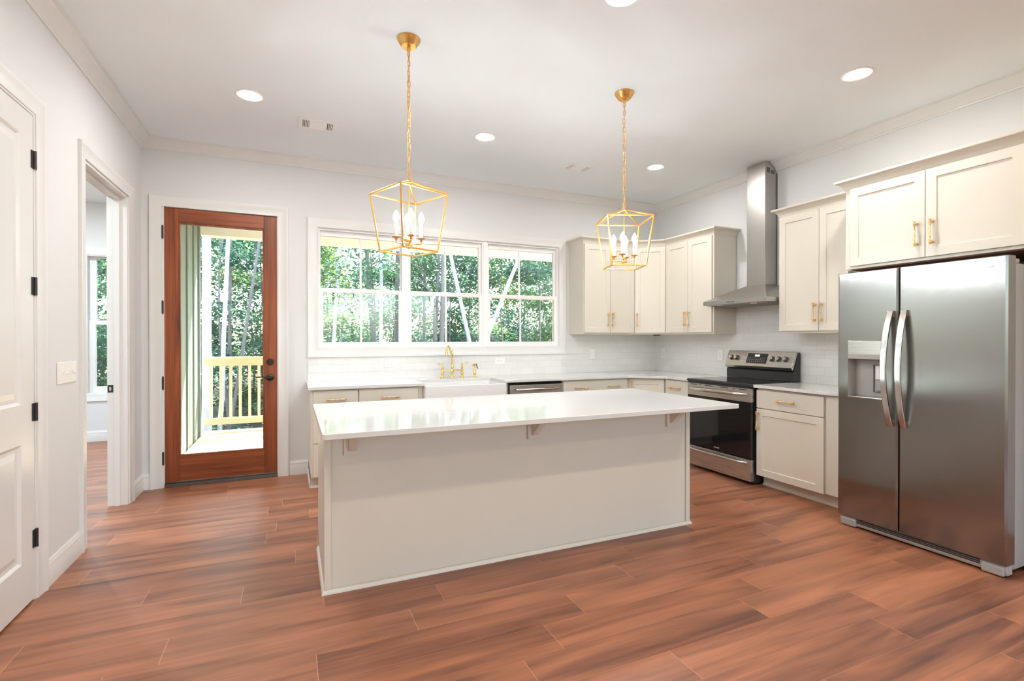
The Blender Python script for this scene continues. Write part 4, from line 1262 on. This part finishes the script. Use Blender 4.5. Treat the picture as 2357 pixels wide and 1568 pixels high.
text_mesh('lettering', 'GALLERY', 0.0066, frame((FX0 - 0.0029, 1.459, 1.683), (0, -1, 0), (1, 0, 0)) @ tm, M['grey_plastic'], bd, 0.0003)
# foot grille
mb = MB()
gx = FX0 + 0.018
prof = [(gx + 0.060, 0.012), (gx + 0.006, 0.012), (gx, 0.030), (gx + 0.002, 0.066), (gx + 0.060, 0.068)]
mb.prism([(x, z) for x, z in prof], FYa + 0.004, FYb - 0.004, 'Y')
gr = mb.build('base_grille', M['grey_plastic'], fr, bevel=0.006, seg=3)
mb = MB()
for k in range(3): mb.box(gx - 0.0012, FYa + 0.120, 0.036 + 0.010 * k, gx + 0.004, FYb - 0.120, 0.043 + 0.010 * k)
mb.build('grille_slots', M['black'], gr)
for yy in (FYa + 0.065, FYb - 0.065):
    mb = MB(); mb.box(gx - 0.010, yy - 0.050, 0.004, gx + 0.04, yy + 0.050, 0.058); mb.build('foot_cover', M['grey_plastic'], fr, bevel=0.010, seg=3)
for yy in (FYa + 0.08, FYb - 0.08):
    for xx in (FX0 + 0.14, 4.24):
        mb = MB(); mb.cyl((xx, yy - 0.012, 0.0165), (xx, yy + 0.012, 0.0165), 0.016, 14); mb.build('wheel', M['black'], fr)
for yy in (FYa + 0.05, FYb - 0.05):
    mb = MB(); mb.box(FX0 + 0.030, yy - 0.036, 1.7225, FX0 + 0.165, yy + 0.036, 1.748); mb.build('hinge_cover', M['grey_case'], fr, bevel=0.004)

# ------------------------------------------------------------------ electrical plates and vents
def outlet(label, mtx, horizontal, kind='duplex'):
    """local: x along the wall, y out of the wall (negative), z up; centred at the origin"""
    if horizontal: mtx = mtx @ Matrix.Rotation(R(90), 4, 'Y')
    root = thing('power_outlet', label, 'outlet', mtx.translation, 'white power outlets on the tile')
    mb = MB(mtx); mb.box(-0.037, -0.006, -0.060, 0.037, -0.0003, 0.060); mb.build('cover_plate', M['plate'], root, bevel=0.002)
    mb = MB(mtx); mb.box(-0.0165, -0.0085, -0.034, 0.0165, -0.0055, 0.034); ins = mb.build('socket', M['plate'], root, bevel=0.002)
    mb = MB(mtx)
    for zz in (-0.018, 0.018):
        mb.box(-0.008, -0.0092, zz - 0.004, -0.0055, -0.0083, zz + 0.005); mb.box(0.0055, -0.0092, zz - 0.004, 0.008, -0.0083, zz + 0.004)
        mb.lathe([(0.001, 0), (0.0028, 0), (0.0028, 0.001), (0.001, 0.001)], (0, -0.0082, zz - 0.010), (0, -1, 0), 8)
    mb.build('slots', M['grey_plastic'], ins)
    return root
yt = YB - 0.009
outlet('white outlet lying sideways on tile, nearest the free end of the worktop', frame((0.920, yt, 1.046), (1, 0, 0), (0, 1, 0)), True)
outlet('white outlet lying sideways on tile, on the dishwasher side of the faucet', frame((2.140, yt, 1.052), (1, 0, 0), (0, 1, 0)), True)
outlet('upright white outlet on tile under the wall cabinet by the window', frame((3.362, yt, 1.115), (1, 0, 0), (0, 1, 0)), False)
xt = XR - 0.009
outlet('upright white outlet on tile near the room corner, on the range wall', frame((xt, 5.050, 1.115), (0, -1, 0), (1, 0, 0)), False)
outlet('upright white outlet on tile just beside the range backguard', frame((xt, 4.125, 1.118), (0, -1, 0), (1, 0, 0)), False)

# switch plate with four toggles on the left wall
sw = thing('light_switch', 'white four-toggle switch plate beside the open doorway', 'switch', (XL, 3.635, 1.112))
mt = frame((XL, 3.635, 1.112), (0, 1, 0), (-1, 0, 0))
mb = MB(mt); mb.box(-0.129, -0.007, -0.060, 0.129, -0.0003, 0.060); mb.build('cover_plate', M['plate'], sw, bevel=0.003)
for k in range(4):
    cxx = -0.081 + 0.054 * k
    mb = MB(mt); mb.box(cxx - 0.006, -0.009, -0.013, cxx + 0.006, -0.0068, 0.013)
    tg = mb.build('toggle_base', M['plate'], sw, bevel=0.0008)
    s = -1 if k % 2 else 1
    mb = MB(mt); mb.prism([(-0.008, -0.004), (-0.008, 0.004), (-0.024, s * 0.009 + 0.003), (-0.024, s * 0.009 - 0.003)], cxx - 0.004, cxx + 0.004, 'X')
    mb.build('toggle', M['plate'], tg, bevel=0.0008)

def ceiling_vent(label, x0, x1, y0, y1):
    root = thing('ceiling_vent', label, 'vent', ((x0 + x1) / 2, (y0 + y1) / 2, ZC), 'white ceiling vents')
    mb = MB(); sash_z = ZC - 0.006
    mb.box(x0, y0, ZC - 0.006, x1, y0 + 0.032, ZC - 0.0003); mb.box(x0, y1 - 0.032, ZC - 0.006, x1, y1, ZC - 0.0003)
    mb.box(x0, y0 + 0.032, ZC - 0.006, x0 + 0.032, y1 - 0.032, ZC - 0.0003); mb.box(x1 - 0.032, y0 + 0.032, ZC - 0.006, x1, y1 - 0.032, ZC - 0.0003)
    mb.build('vent_frame', M['plate'], root, bevel=0.0015)
    a, b, c, d = x0 + 0.032, x1 - 0.032, y0 + 0.032, y1 - 0.032
    mb = MB(); mb.box(a, c, ZC - 0.0018, b, d, ZC - 0.0004); mb.build('vent_back', M['slot'], root)
    mb = MB()
    w = (b - a)
    # two banks of cross louvres, and a long middle bank
    for k in range(4):
        for s0 in (a, b - 0.046):
            xx = s0 + 0.0115 * k
            mb.box(xx + 0.006, c, ZC - 0.008, xx + 0.0115, d, ZC - 0.002)
    for k in range(8):
        yy = c + (d - c) * (k + 0.1) / 8.0
        mb.poly([(a + 0.049, yy, ZC - 0.002), (b - 0.049, yy, ZC - 0.002), (b - 0.049, yy + 0.016, ZC - 0.009), (a + 0.049, yy + 0.016, ZC - 0.009),
                 (a + 0.049, yy, ZC - 0.0035), (b - 0.049, yy, ZC - 0.0035), (b - 0.049, yy + 0.016, ZC - 0.0105), (a + 0.049, yy + 0.016, ZC - 0.0105)],
                [(0, 1, 2, 3), (4, 5, 6, 7), (0, 1, 5, 4), (1, 2, 6, 5), (2, 3, 7, 6), (3, 0, 4, 7)])
    mb.build('louvres', M['plate'], root)
    return root
ceiling_vent('white ceiling vent nearest the glass door', 0.048, 0.342, 4.213, 4.418)
ceiling_vent('white ceiling vent nearest the range wall', 2.498, 2.786, 4.238, 4.430)

# ------------------------------------------------------------------ recessed ceiling lights
def can_light():
    root = thing('recessed_light', '', 'ceiling light', (0, 0, ZC), 'recessed ceiling lights')
    mb = MB()
    mb.lathe([(0.064, -0.0004), (0.088, -0.0004), (0.090, -0.003), (0.086, -0.006), (0.070, -0.0055), (0.064, -0.003)], (0, 0, ZC), (0, 0, 1), 40)
    mb2 = MB()
    prof = [(0.064, 0.0), (0.090, 0.0), (0.091, 0.003), (0.086, 0.007), (0.072, 0.006), (0.065, 0.004)]
    n = 40; vs, fs = [], []
    for r_, h in prof:
        for k in range(n):
            w = 2 * PI * k / n; vs.append((r_ * math.cos(w), r_ * math.sin(w), ZC - 0.0003 - h))
    m = len(prof)
    for i in range(m):
        i2 = (i + 1) % m
        for k in range(n):
            k2 = (k + 1) % n; fs.append((i * n + k, i * n + k2, i2 * n + k2, i2 * n + k))
    mb2.poly(vs, fs); mb2.build('trim_ring', M['plate'], root, smooth=True)
    mb3 = MB(); mb3.lathe([(0.0645, 0.0), (0.0645, 0.003)], (0, 0, ZC - 0.0035), (0, 0, 1), 40)
    mb3.build('lens', M['can_lens'], root)
    return root
M['can_lens'].node_tree.nodes['Emission'].inputs['Strength'].default_value = CAN_POWER / (PI * PI * 0.0645 ** 2)
protoc = can_light()
cans = [(-0.272, 3.982, 'round recessed ceiling light nearest the glass door'), (1.512, 3.990, 'round recessed ceiling light between the two hanging lanterns'),
        (3.345, 4.000, 'round recessed ceiling light nearest the corner wall cabinets'), (3.370, 2.065, 'round recessed ceiling light above the fridge aisle'),
        (1.517, 2.065, 'round recessed ceiling light cut off by the top edge of the photo'),
        (-0.272, 2.065, None), (-0.272, 0.15, None), (1.517, 0.15, None), (3.345, 0.15, None), (-0.272, -1.8, None), (1.517, -1.8, None), (3.345, -1.8, None),
        (-2.3, 4.2, None), (-3.6, 4.2, None), (-2.3, 6.4, None), (-3.6, 6.4, None)]
M['can_lens_side_fill'].node_tree.nodes['Emission'].inputs['Strength'].default_value = SIDE_FILL_POWER / (PI * PI * 0.0645 ** 2)
M['can_lens_warm'].node_tree.nodes['Emission'].inputs['Strength'].default_value = 1.1 * CAN_POWER / (PI * PI * 0.0645 ** 2)
side_fill_lens = [c for c in kids(protoc) if c.name.startswith('lens')][0].data.copy()
warm_lens = side_fill_lens.copy(); warm_lens.materials.clear(); warm_lens.materials.append(M['can_lens_warm'])
side_fill_lens.materials.clear(); side_fill_lens.materials.append(M['can_lens_side_fill'])
for i, (x, y, lab) in enumerate(cans):
    o = protoc if i == 0 else copy_tree(protoc)
    o.location = (x, y, ZC)
    if x < XL and y > 3:                     # unseen cool lamps added to brighten the side room
        for c in kids(o):
            if c.name.startswith('lens'): c.data = side_fill_lens
    if y < 1.0:                              # warmer lamps of the living end
        for c in kids(o):
            if c.name.startswith('lens'): c.data = warm_lens
    o['label'] = lab or 'unseen recessed ceiling light: overhead, behind the viewpoint, or added in the side room'

# ------------------------------------------------------------------ lantern pendants
def lantern():
    root = thing('lantern_pendant', '', 'pendant light', (0, 0, ZC), 'gold lantern pendants')
    P0 = Vector((0, 0, ZC))
    mb = MB()
    mb.lathe([(0.001, 0.0003), (0.066, 0.0003), (0.066, 0.006), (0.062, 0.010), (0.060, 0.018), (0.054, 0.024), (0.046, 0.040), (0.040, 0.046), (0.010, 0.049), (0.009, 0.056), (0.012, 0.060), (0.008, 0.070), (0.001, 0.072)], P0, (0, 0, -1), 36)
    mb.build('ceiling_canopy', M['goldleaf'], root, smooth=True)
    # chain of oval links, alternately turned
    zt, zb = ZC - 0.066, 2.222
    n = 25; pitch = (zt - zb) / n
    mb = MB()
    for k in range(n):
        zc_ = zt - pitch * (k + 0.5); hh = pitch * 0.66; ww = 0.0085
        rot = Matrix.Rotation((R(90) if k % 2 else 0) + rng.uniform(-0.35, 0.35), 3, 'Z')
        pts = []
        for q in range(14):
            w = 2 * PI * q / 14
            ex, ez = math.cos(w), math.sin(w)
            sgn = lambda t_: (1 if t_ > 0 else -1)
            p = Vector((ww * sgn(ex) * abs(ex) ** 0.6, 0, hh * sgn(ez) * abs(ez) ** 0.6))
            pts.append(rot @ p + Vector((0.0015 * math.sin(k * 1.1), 0.0015 * math.cos(k * 0.8), zc_)))
        mb.tube(pts, 0.0021, 6, closed=True)
    ch = mb.build('chain', M['goldleaf'], root, smooth=True)
    mb = MB()
    pts = [Vector((0.004 * math.sin(i * 0.9), 0.004 * math.cos(i * 0.7), zt + (zb - zt) * i / 24.0)) for i in range(25)]
    mb.tube(pts, 0.0016, 6); mb.build('cord', M['goldleaf'], root, smooth=True)
    # cage: apex, upper ring, lower ring
    za, zu, zl, hu, hl = 2.214, 2.137, 1.807, 0.1575, 0.1175
    up = [Vector((sx * hu, sy_ * hu, zu)) for sx, sy_ in ((-1, -1), (1, -1), (1, 1), (-1, 1))]
    lo = [Vector((sx * hl, sy_ * hl, zl)) for sx, sy_ in ((-1, -1), (1, -1), (1, 1), (-1, 1))]
    ap = Vector((0, 0, za))
    mb = MB(); t = 0.0095
    for i in range(4):
        mb.tube([up[i], up[(i + 1) % 4]], t, sq=(t, t)); mb.tube([lo[i], lo[(i + 1) % 4]], t, sq=(t, t))
        mb.tube([up[i], lo[i]], t, sq=(t, t), up=(1, 1, 0)); mb.tube([up[i], ap], t, sq=(t, t))
    mb.lathe([(0.001, -0.012), (0.012, -0.010), (0.014, 0.0), (0.010, 0.010), (0.006, 0.020), (0.001, 0.022)], ap, (0, 0, 1), 14)
    mb.build('cage', M['goldleaf'], root, bevel=0.0012)
    mb = MB()
    mb.cyl((0, 0, 1.86), (0, 0, za - 0.01), 0.0042, 10)
    mb.lathe([(0.001, 0), (0.010, 0.004), (0.013, 0.012), (0.020, 0.018), (0.020, 0.030), (0.013, 0.036), (0.016, 0.048), (0.013, 0.060), (0.005, 0.068)], (0, 0, 1.822), (0, 0, 1), 20)
    for k in range(4):
        w = PI / 4 + PI / 2 * k + 0.35
        dx, dy = math.cos(w), math.sin(w)
        ra = 0.072
        mb.tube([(dx * 0.012, dy * 0.012, 1.853), (dx * ra * 0.8, dy * ra * 0.8, 1.853), (dx * ra, dy * ra, 1.857), (dx * ra, dy * ra, 1.872)], 0.0042, 8)
        mb.lathe([(0.005, 0), (0.008, 0.006), (0.006, 0.012), (0.022, 0.018), (0.024, 0.022), (0.020, 0.022), (0.010, 0.019)], (dx * ra, dy * ra, 1.866), (0, 0, 1), 18)
    mb.build('candle_arms', M['goldleaf'], root, smooth=True)
    for k in range(4):
        w = PI / 4 + PI / 2 * k + 0.35
        x, y = math.cos(w) * 0.072, math.sin(w) * 0.072
        mb = MB(); mb.lathe([(0.0105, 0), (0.0105, 0.082), (0.006, 0.084)], (x, y, 1.886), (0, 0, 1), 16)
        cs = mb.build('candle_sleeve', M['candle'], root, smooth=True)
        mb = MB(); mb.lathe([(0.006, 0.0), (0.009, 0.008), (0.0165, 0.022), (0.017, 0.032), (0.012, 0.048), (0.006, 0.062), (0.001, 0.070)], (x, y, 1.970), (0, 0, 1), 16)
        mb.build('bulb', M['bulb'], cs, smooth=True)
    return root
# flame bulb of about 40 cm2: strength for the wanted power
M['bulb'].node_tree.nodes['Emission'].inputs['Strength'].default_value = BULB_POWER / (PI * 0.0052)
p1 = lantern()
p2 = copy_tree(p1)
p1.location = (0.617, 2.868, ZC); p1.rotation_euler = (0, 0, R(22))
p2.location = (2.137, 2.886, ZC); p2.rotation_euler = (0, 0, R(-20))
p1['label'] = 'gold open-frame lantern hanging in front of the triple window'
p2['label'] = 'gold open-frame lantern hanging in front of the corner wall cabinets'

# ------------------------------------------------------------------ porch and woods outside
DKZ = -0.06
mb = MB()
yy = YB + 0.17
while yy < 8.50:
    mb.box(-1.165, yy, DKZ - 0.03, 6.6, min(yy + 0.135, 8.5), DKZ); yy += 0.140
mb.box(-1.165, YB + 0.165, DKZ - 0.25, 6.6, 8.48, DKZ - 0.032)
struct(mb.build('floor_porch_deck', M['deck']), 'pale timber deck boards of the porch', 'deck')
struct(bx('ceiling_porch', M['porch_paint'], None, -1.165, YB + 0.165, 3.00, 6.6, 8.33, 3.06), 'pale porch ceiling', 'ceiling')
struct(bx('porch_beam_trim', M['porch_paint'], None, -1.165, 8.05, 2.745, 6.6, 8.28, 2.999), 'pale beam along the porch edge', 'beam')
struct(bx('porch_post_trim', M['porch_paint'], None, 6.40, 8.10, DKZ, 6.55, 8.25, 2.744), 'pale porch post', 'post')
mb = MB()
mb.box(-1.311, YB + 0.0005, -1.2, -1.183, 8.05, 3.35)
mb.box(-1.311, 8.051, -1.2, -1.175, 8.06, 3.35)
for yv in (5.42, 5.86, 6.30, 6.74, 7.18, 7.62):
    mb.box(-1.183, yv - 0.02, -0.06, -1.165, yv + 0.02, 3.35)
mb.box(-1.183, 7.985, -1.2, -1.160, 8.075, 3.35); mb.box(-1.25, 8.06, -1.2, -1.160, 8.075, 3.35)
struct(mb.build('wall_porch_side', M['siding'], bevel=0.001), 'dark green-grey board and batten siding beside the porch', 'wall')
rl = thing('porch_railing', 'raw pine railing along the porch edge', 'railing', (2.5, 8.33, DKZ))
bx('top_rail', M['pine_x'], rl, -1.155, 8.27, 0.995, 6.39, 8.41, 1.034, 0.004)
bx('upper_rail', M['pine_x'], rl, -1.155, 8.305, 0.905, 6.39, 8.343, 0.9945, 0.003)
bx('lower_rail', M['pine_x'], rl, -1.155, 8.305, 0.052, 6.39, 8.343, 0.150, 0.003)
x = -1.075
while x < 6.35:
    bx('baluster', M['pine_z'], rl, x - 0.018, 8.3435, 0.055, x + 0.018, 8.380, 0.99, 0.002)
    x += 0.1235

# ground falling away behind the house
me = bpy.data.meshes.new('ground'); vs, fs = [], []
nx, ny = 40, 40
for j in range(ny + 1):
    for i in range(nx + 1):
        gx_, gy_ = -40 + 90 * i / nx, -30 + 110 * j / ny
        z = -1.25 + 0.05 * math.sin(gx_ * 1.3) + (0.03 * (gy_ - 9) if gy_ > 9 else 0) + 0.06 * math.sin(gy_ * 0.9)
        vs.append((gx_, gy_, z))
for j in range(ny):
    for i in range(nx):
        q = j * (nx + 1) + i; fs.append((q, q + 1, q + nx + 2, q + nx + 1))
me.from_pydata(vs, [], fs); me.materials.append(M['ground'])
go = bpy.data.objects.new('ground', me); COL.objects.link(go); struct(go, 'leafy ground under the woods', 'ground')
def gz(y): return -1.25 + (0.03 * (y - 9) if y > 9 else 0)

def leaf_mesh(name, blobs, n, size, mat, seed):
    """many small pointed leaves in a set of ellipsoid clumps (x, y, z, rx, ry, rz)"""
    r = random.Random(seed); vs, fs = [], []
    tot = sum(b[3] * b[4] * b[5] for b in blobs)
    for b in blobs:
        for _ in range(int(n * b[3] * b[4] * b[5] / tot)):
            while True:
                p = Vector((r.uniform(-1, 1), r.uniform(-1, 1), r.uniform(-1, 1)))
                if 0.15 < p.length < 1: break
            c = Vector((b[0] + p.x * b[3], b[1] + p.y * b[4], b[2] + p.z * b[5]))
            d = Vector((r.uniform(-1, 1), r.uniform(-1, 1), r.uniform(-0.6, 0.3))).normalized()
            nrm_ = Vector((r.uniform(-0.6, 0.6), r.uniform(-0.6, 0.6), 1)).normalized()
            s = d.cross(nrm_).normalized()
            L = size * r.uniform(0.6, 1.4); W = L * 0.32
            k = len(vs)
            up_ = s.cross(d) * (L * 0.08)
            vs += [c - d * L * 0.5, c + s * W - up_, c + d * L * 0.5 - up_, c - s * W - up_]
            fs.append((k, k + 1, k + 2, k + 3))
    me = bpy.data.meshes.new(name); me.from_pydata([tuple(v_) for v_ in vs], [], fs); me.materials.append(mat)
    return me

def trunk_mesh(name, pts, r0, r1, mat, branches=()):
    mb = MB(); m = len(pts)
    mb.tube(pts, [r0 + (r1 - r0) * i / (m - 1) for i in range(m)], 10)
    for bp, br in branches: mb.tube(bp, [br * (1 - 0.8 * i / (len(bp) - 1)) for i in range(len(bp))], 6)
    me_o = mb.build(name, mat, None, smooth=True)
    return me_o

# big trees whose trunks can be told apart through the glass: (label, two points on the axis, width, pale?)
BIG = [('broad pale trunk just past the porch railing, seen through the glass door', (-1.418, 10.5, 2.4), (-1.424, 10.5, -0.044), 0.155, True),
       ('slim pale trunk leaning slightly, in the middle of the glass door view', (-1.18, 11.5, 3.222), (-1.267, 11.5, 1.121), 0.085, True),
       ('dark trunk close behind the slim pale trunk in the door view', (-1.288, 13.0, 3.476), (-1.307, 13.0, 1.095), 0.078, False),
       ('thin grey trunk leaning towards the handle side of the door view', (-0.658, 12.0, 3.256), (-0.956, 12.0, 1.11), 0.062, False),
       ('pale blue-grey trunk nearest the frame edge in the window nearest the door', (0.965, 12.0, 3.277), (0.873, 12.0, 1.294), 0.082, True),
       ('thin white sapling trunk beside the pale trunk in the window nearest the door', (1.245, 13.0, 3.239), (1.119, 13.0, 1.293), 0.040, True),
       ('dark forked trunk right beside the muntin of the window nearest the door', (1.86, 14.0, 3.656), (1.927, 14.0, 2.714), 0.13, False),
       ('pale trunk in the second pane column of the window nearest the door', (1.932, 12.0, 3.344), (1.914, 12.0, 1.293), 0.084, True),
       ('dark trunk at the inner edge of the window nearest the door', (2.693, 14.0, 3.472), (2.66, 14.0, 1.291), 0.115, False),
       ('dark grey trunk left of the muntin in the middle window', (3.598, 13.0, 3.387), (3.501, 13.0, 1.291), 0.095, False),
       ('grey trunk hugging the muntin in the middle window', (3.438, 12.0, 3.019), (3.397, 12.0, 1.293), 0.12, False),
       ('pale trunk leaning to the lower corner of the middle window', (3.628, 12.0, 3.355), (4.113, 12.0, 1.237), 0.105, True),
       ('thin dark trunk near the outer frame of the middle window', (3.462, 14.0, 3.521), (3.441, 14.0, 1.29), 0.085, False),
       ('pale trunk leaning steeply across the window nearest the cabinets', (5.42, 12.0, 3.244), (4.796, 12.0, 1.799), 0.11, True)]
crown_big = leaf_mesh('crown', [(0, 0, 0.5, 1.8, 1.8, 1.6), (0.8, 0.5, 2.0, 1.5, 1.5, 1.3), (-0.7, -0.4, 2.6, 1.4, 1.4, 1.3)], 1300, 0.17, M['leaf_b'], 11)
for i, (lab, a, b, w, pale) in enumerate(BIG):
    a, b = Vector(a), Vector(b)
    s = (a - b) / (a.z - b.z)
    zb_ = gz(b.y) - 0.1
    pts = [b + s * (z - b.z) + Vector((0.02 * math.sin(z * 1.7 + i), 0, 0)) * (0 if 0.8 < z < 3.6 else 1) for z in (zb_, 0.2, 1.3, 2.3, 3.3, 4.5, 7.0, 16.0)]
    t = thing('forest_tree', lab, 'tree', (pts[0].x, pts[0].y, zb_), 'trees with visible trunks outside')
    br = []
    if not pale:
        r = random.Random(50 + i)
        for q in range(3):
            p = b + s * (r.uniform(1.6, 3.2) - b.z); e_ = Vector((r.choice((-1, 1)) * r.uniform(0.5, 1.1), r.uniform(-0.3, 0.3), r.uniform(0.5, 1.2)))
            br.append(([p, p + e_ * 0.5 + Vector((0, 0, 0.05)), p + e_], w * 0.16))
    tr = trunk_mesh('trunk', pts, w * 0.56, w * 0.36, M['bark_pale' if pale else 'bark_dark'], br)
    tr.parent = t; tr.matrix_parent_inverse = Matrix.Translation(-t.location)
    c = bpy.data.objects.new('crown', crown_big); COL.objects.link(c); c.parent = t
    c.location = (pts[-1].x - pts[0].x, pts[-1].y - pts[0].y, 16.6); c.rotation_euler = (0, 0, i * 1.3)

# understorey: leafy young trees, four shapes repeated
def understory(k):
    r = random.Random(100 + k)
    root = thing('young_tree', '', 'tree', (0, 0, 0), 'leafy young trees of the woods')
    hgt = 6.0
    pts = [Vector((0.12 * math.sin(z * 0.8 + k), 0.10 * math.cos(z * 0.7 + k) - 0.1, z)) for z in (0, 1, 2, 3, 4, 5, 6)]
    br = []
    for q in range(7):
        z = 1.0 + q * 0.7; p = Vector((0.12 * math.sin(z * 0.8 + k), 0.10 * math.cos(z * 0.7 + k) - 0.1, z))
        w = r.uniform(0, 2 * PI); L = r.uniform(0.6, 1.1)
        e_ = Vector((math.cos(w) * L, math.sin(w) * L, r.uniform(0.2, 0.6)))
        br.append(([p, p + e_ * 0.5 + Vector((0, 0, 0.06)), p + e_], 0.012))
    tr = trunk_mesh('trunk', pts, 0.030, 0.010, M['bark_dark'], br); tr.parent = root
    blobs = []
    for q in range(22):
        w = r.uniform(0, 2 * PI); z = r.uniform(0.5, 6.4); rad = r.uniform(0.2, 1.25)
        blobs.append((math.cos(w) * rad, math.sin(w) * rad, z, r.uniform(0.35, 0.7), r.uniform(0.35, 0.7), r.uniform(0.18, 0.4)))
    c = bpy.data.objects.new('crown', leaf_mesh('crown', blobs, 5200, 0.10, M[('leaf_a', 'leaf_b', 'leaf_c', 'leaf_a')[k]], 200 + k))
    COL.objects.link(c); c.parent = root
    return root
protos = [understory(k) for k in range(4)]
spots = []
r = random.Random(21)
for row, (yv, step) in enumerate(((13.3, 1.7), (15.2, 1.6), (17.4, 1.8), (20.0, 2.0), (23.0, 2.3))):
    xv = -0.36 * yv
    while xv < 0.60 * yv:
        spots.append((xv + r.uniform(-0.5, 0.5), yv + r.uniform(-0.7, 0.7), r.uniform(0, 2 * PI), r.uniform(0.85, 1.25), row))
        xv += step
for i, (x, y, a, sc, row) in enumerate(spots):
    k = (i * 7 + row) % 4
    if protos[k] is not None:
        o = protos[k]; src = o; protos[k] = None
        first = globals().setdefault('FIRST', {}); first[k] = o
    else:
        o = copy_tree(FIRST[k])
    o.location = (x, y, gz(y)); o.rotation_euler = (0, 0, a); o.scale = (sc, sc, sc)
    o['label'] = 'slender leafy young tree among the green woods outside'

# low growth nobody could count
r = random.Random(77); blobs = []
for q in range(170):
    y = r.uniform(10.0, 20.0); x = r.uniform(-0.35 * y, 0.6 * y)
    blobs.append((x, y, gz(y) + r.uniform(0.1, 0.8), r.uniform(0.4, 0.9), r.uniform(0.3, 0.7), r.uniform(0.25, 0.6)))
ug = bpy.data.objects.new('undergrowth', leaf_mesh('undergrowth', blobs, 30000, 0.10, M['leaf_c'], 5)); COL.objects.link(ug)
tag(ug, 'low green undergrowth on the forest floor', 'undergrowth', kind='stuff')
r = random.Random(78); blobs = []
for q in range(420):
    y = r.uniform(22.0, 32.0); x = r.uniform(-0.40 * y, 0.65 * y)
    blobs.append((x, y, r.uniform(-0.5, 11.0), r.uniform(0.8, 1.6), r.uniform(0.6, 1.2), r.uniform(0.5, 1.1)))
fo = bpy.data.objects.new('distant_foliage', leaf_mesh('distant_foliage', blobs, 80000, 0.19, M['leaf_a'], 6)); COL.objects.link(fo)
tag(fo, 'pale distant foliage deep in the woods', 'foliage', kind='stuff')
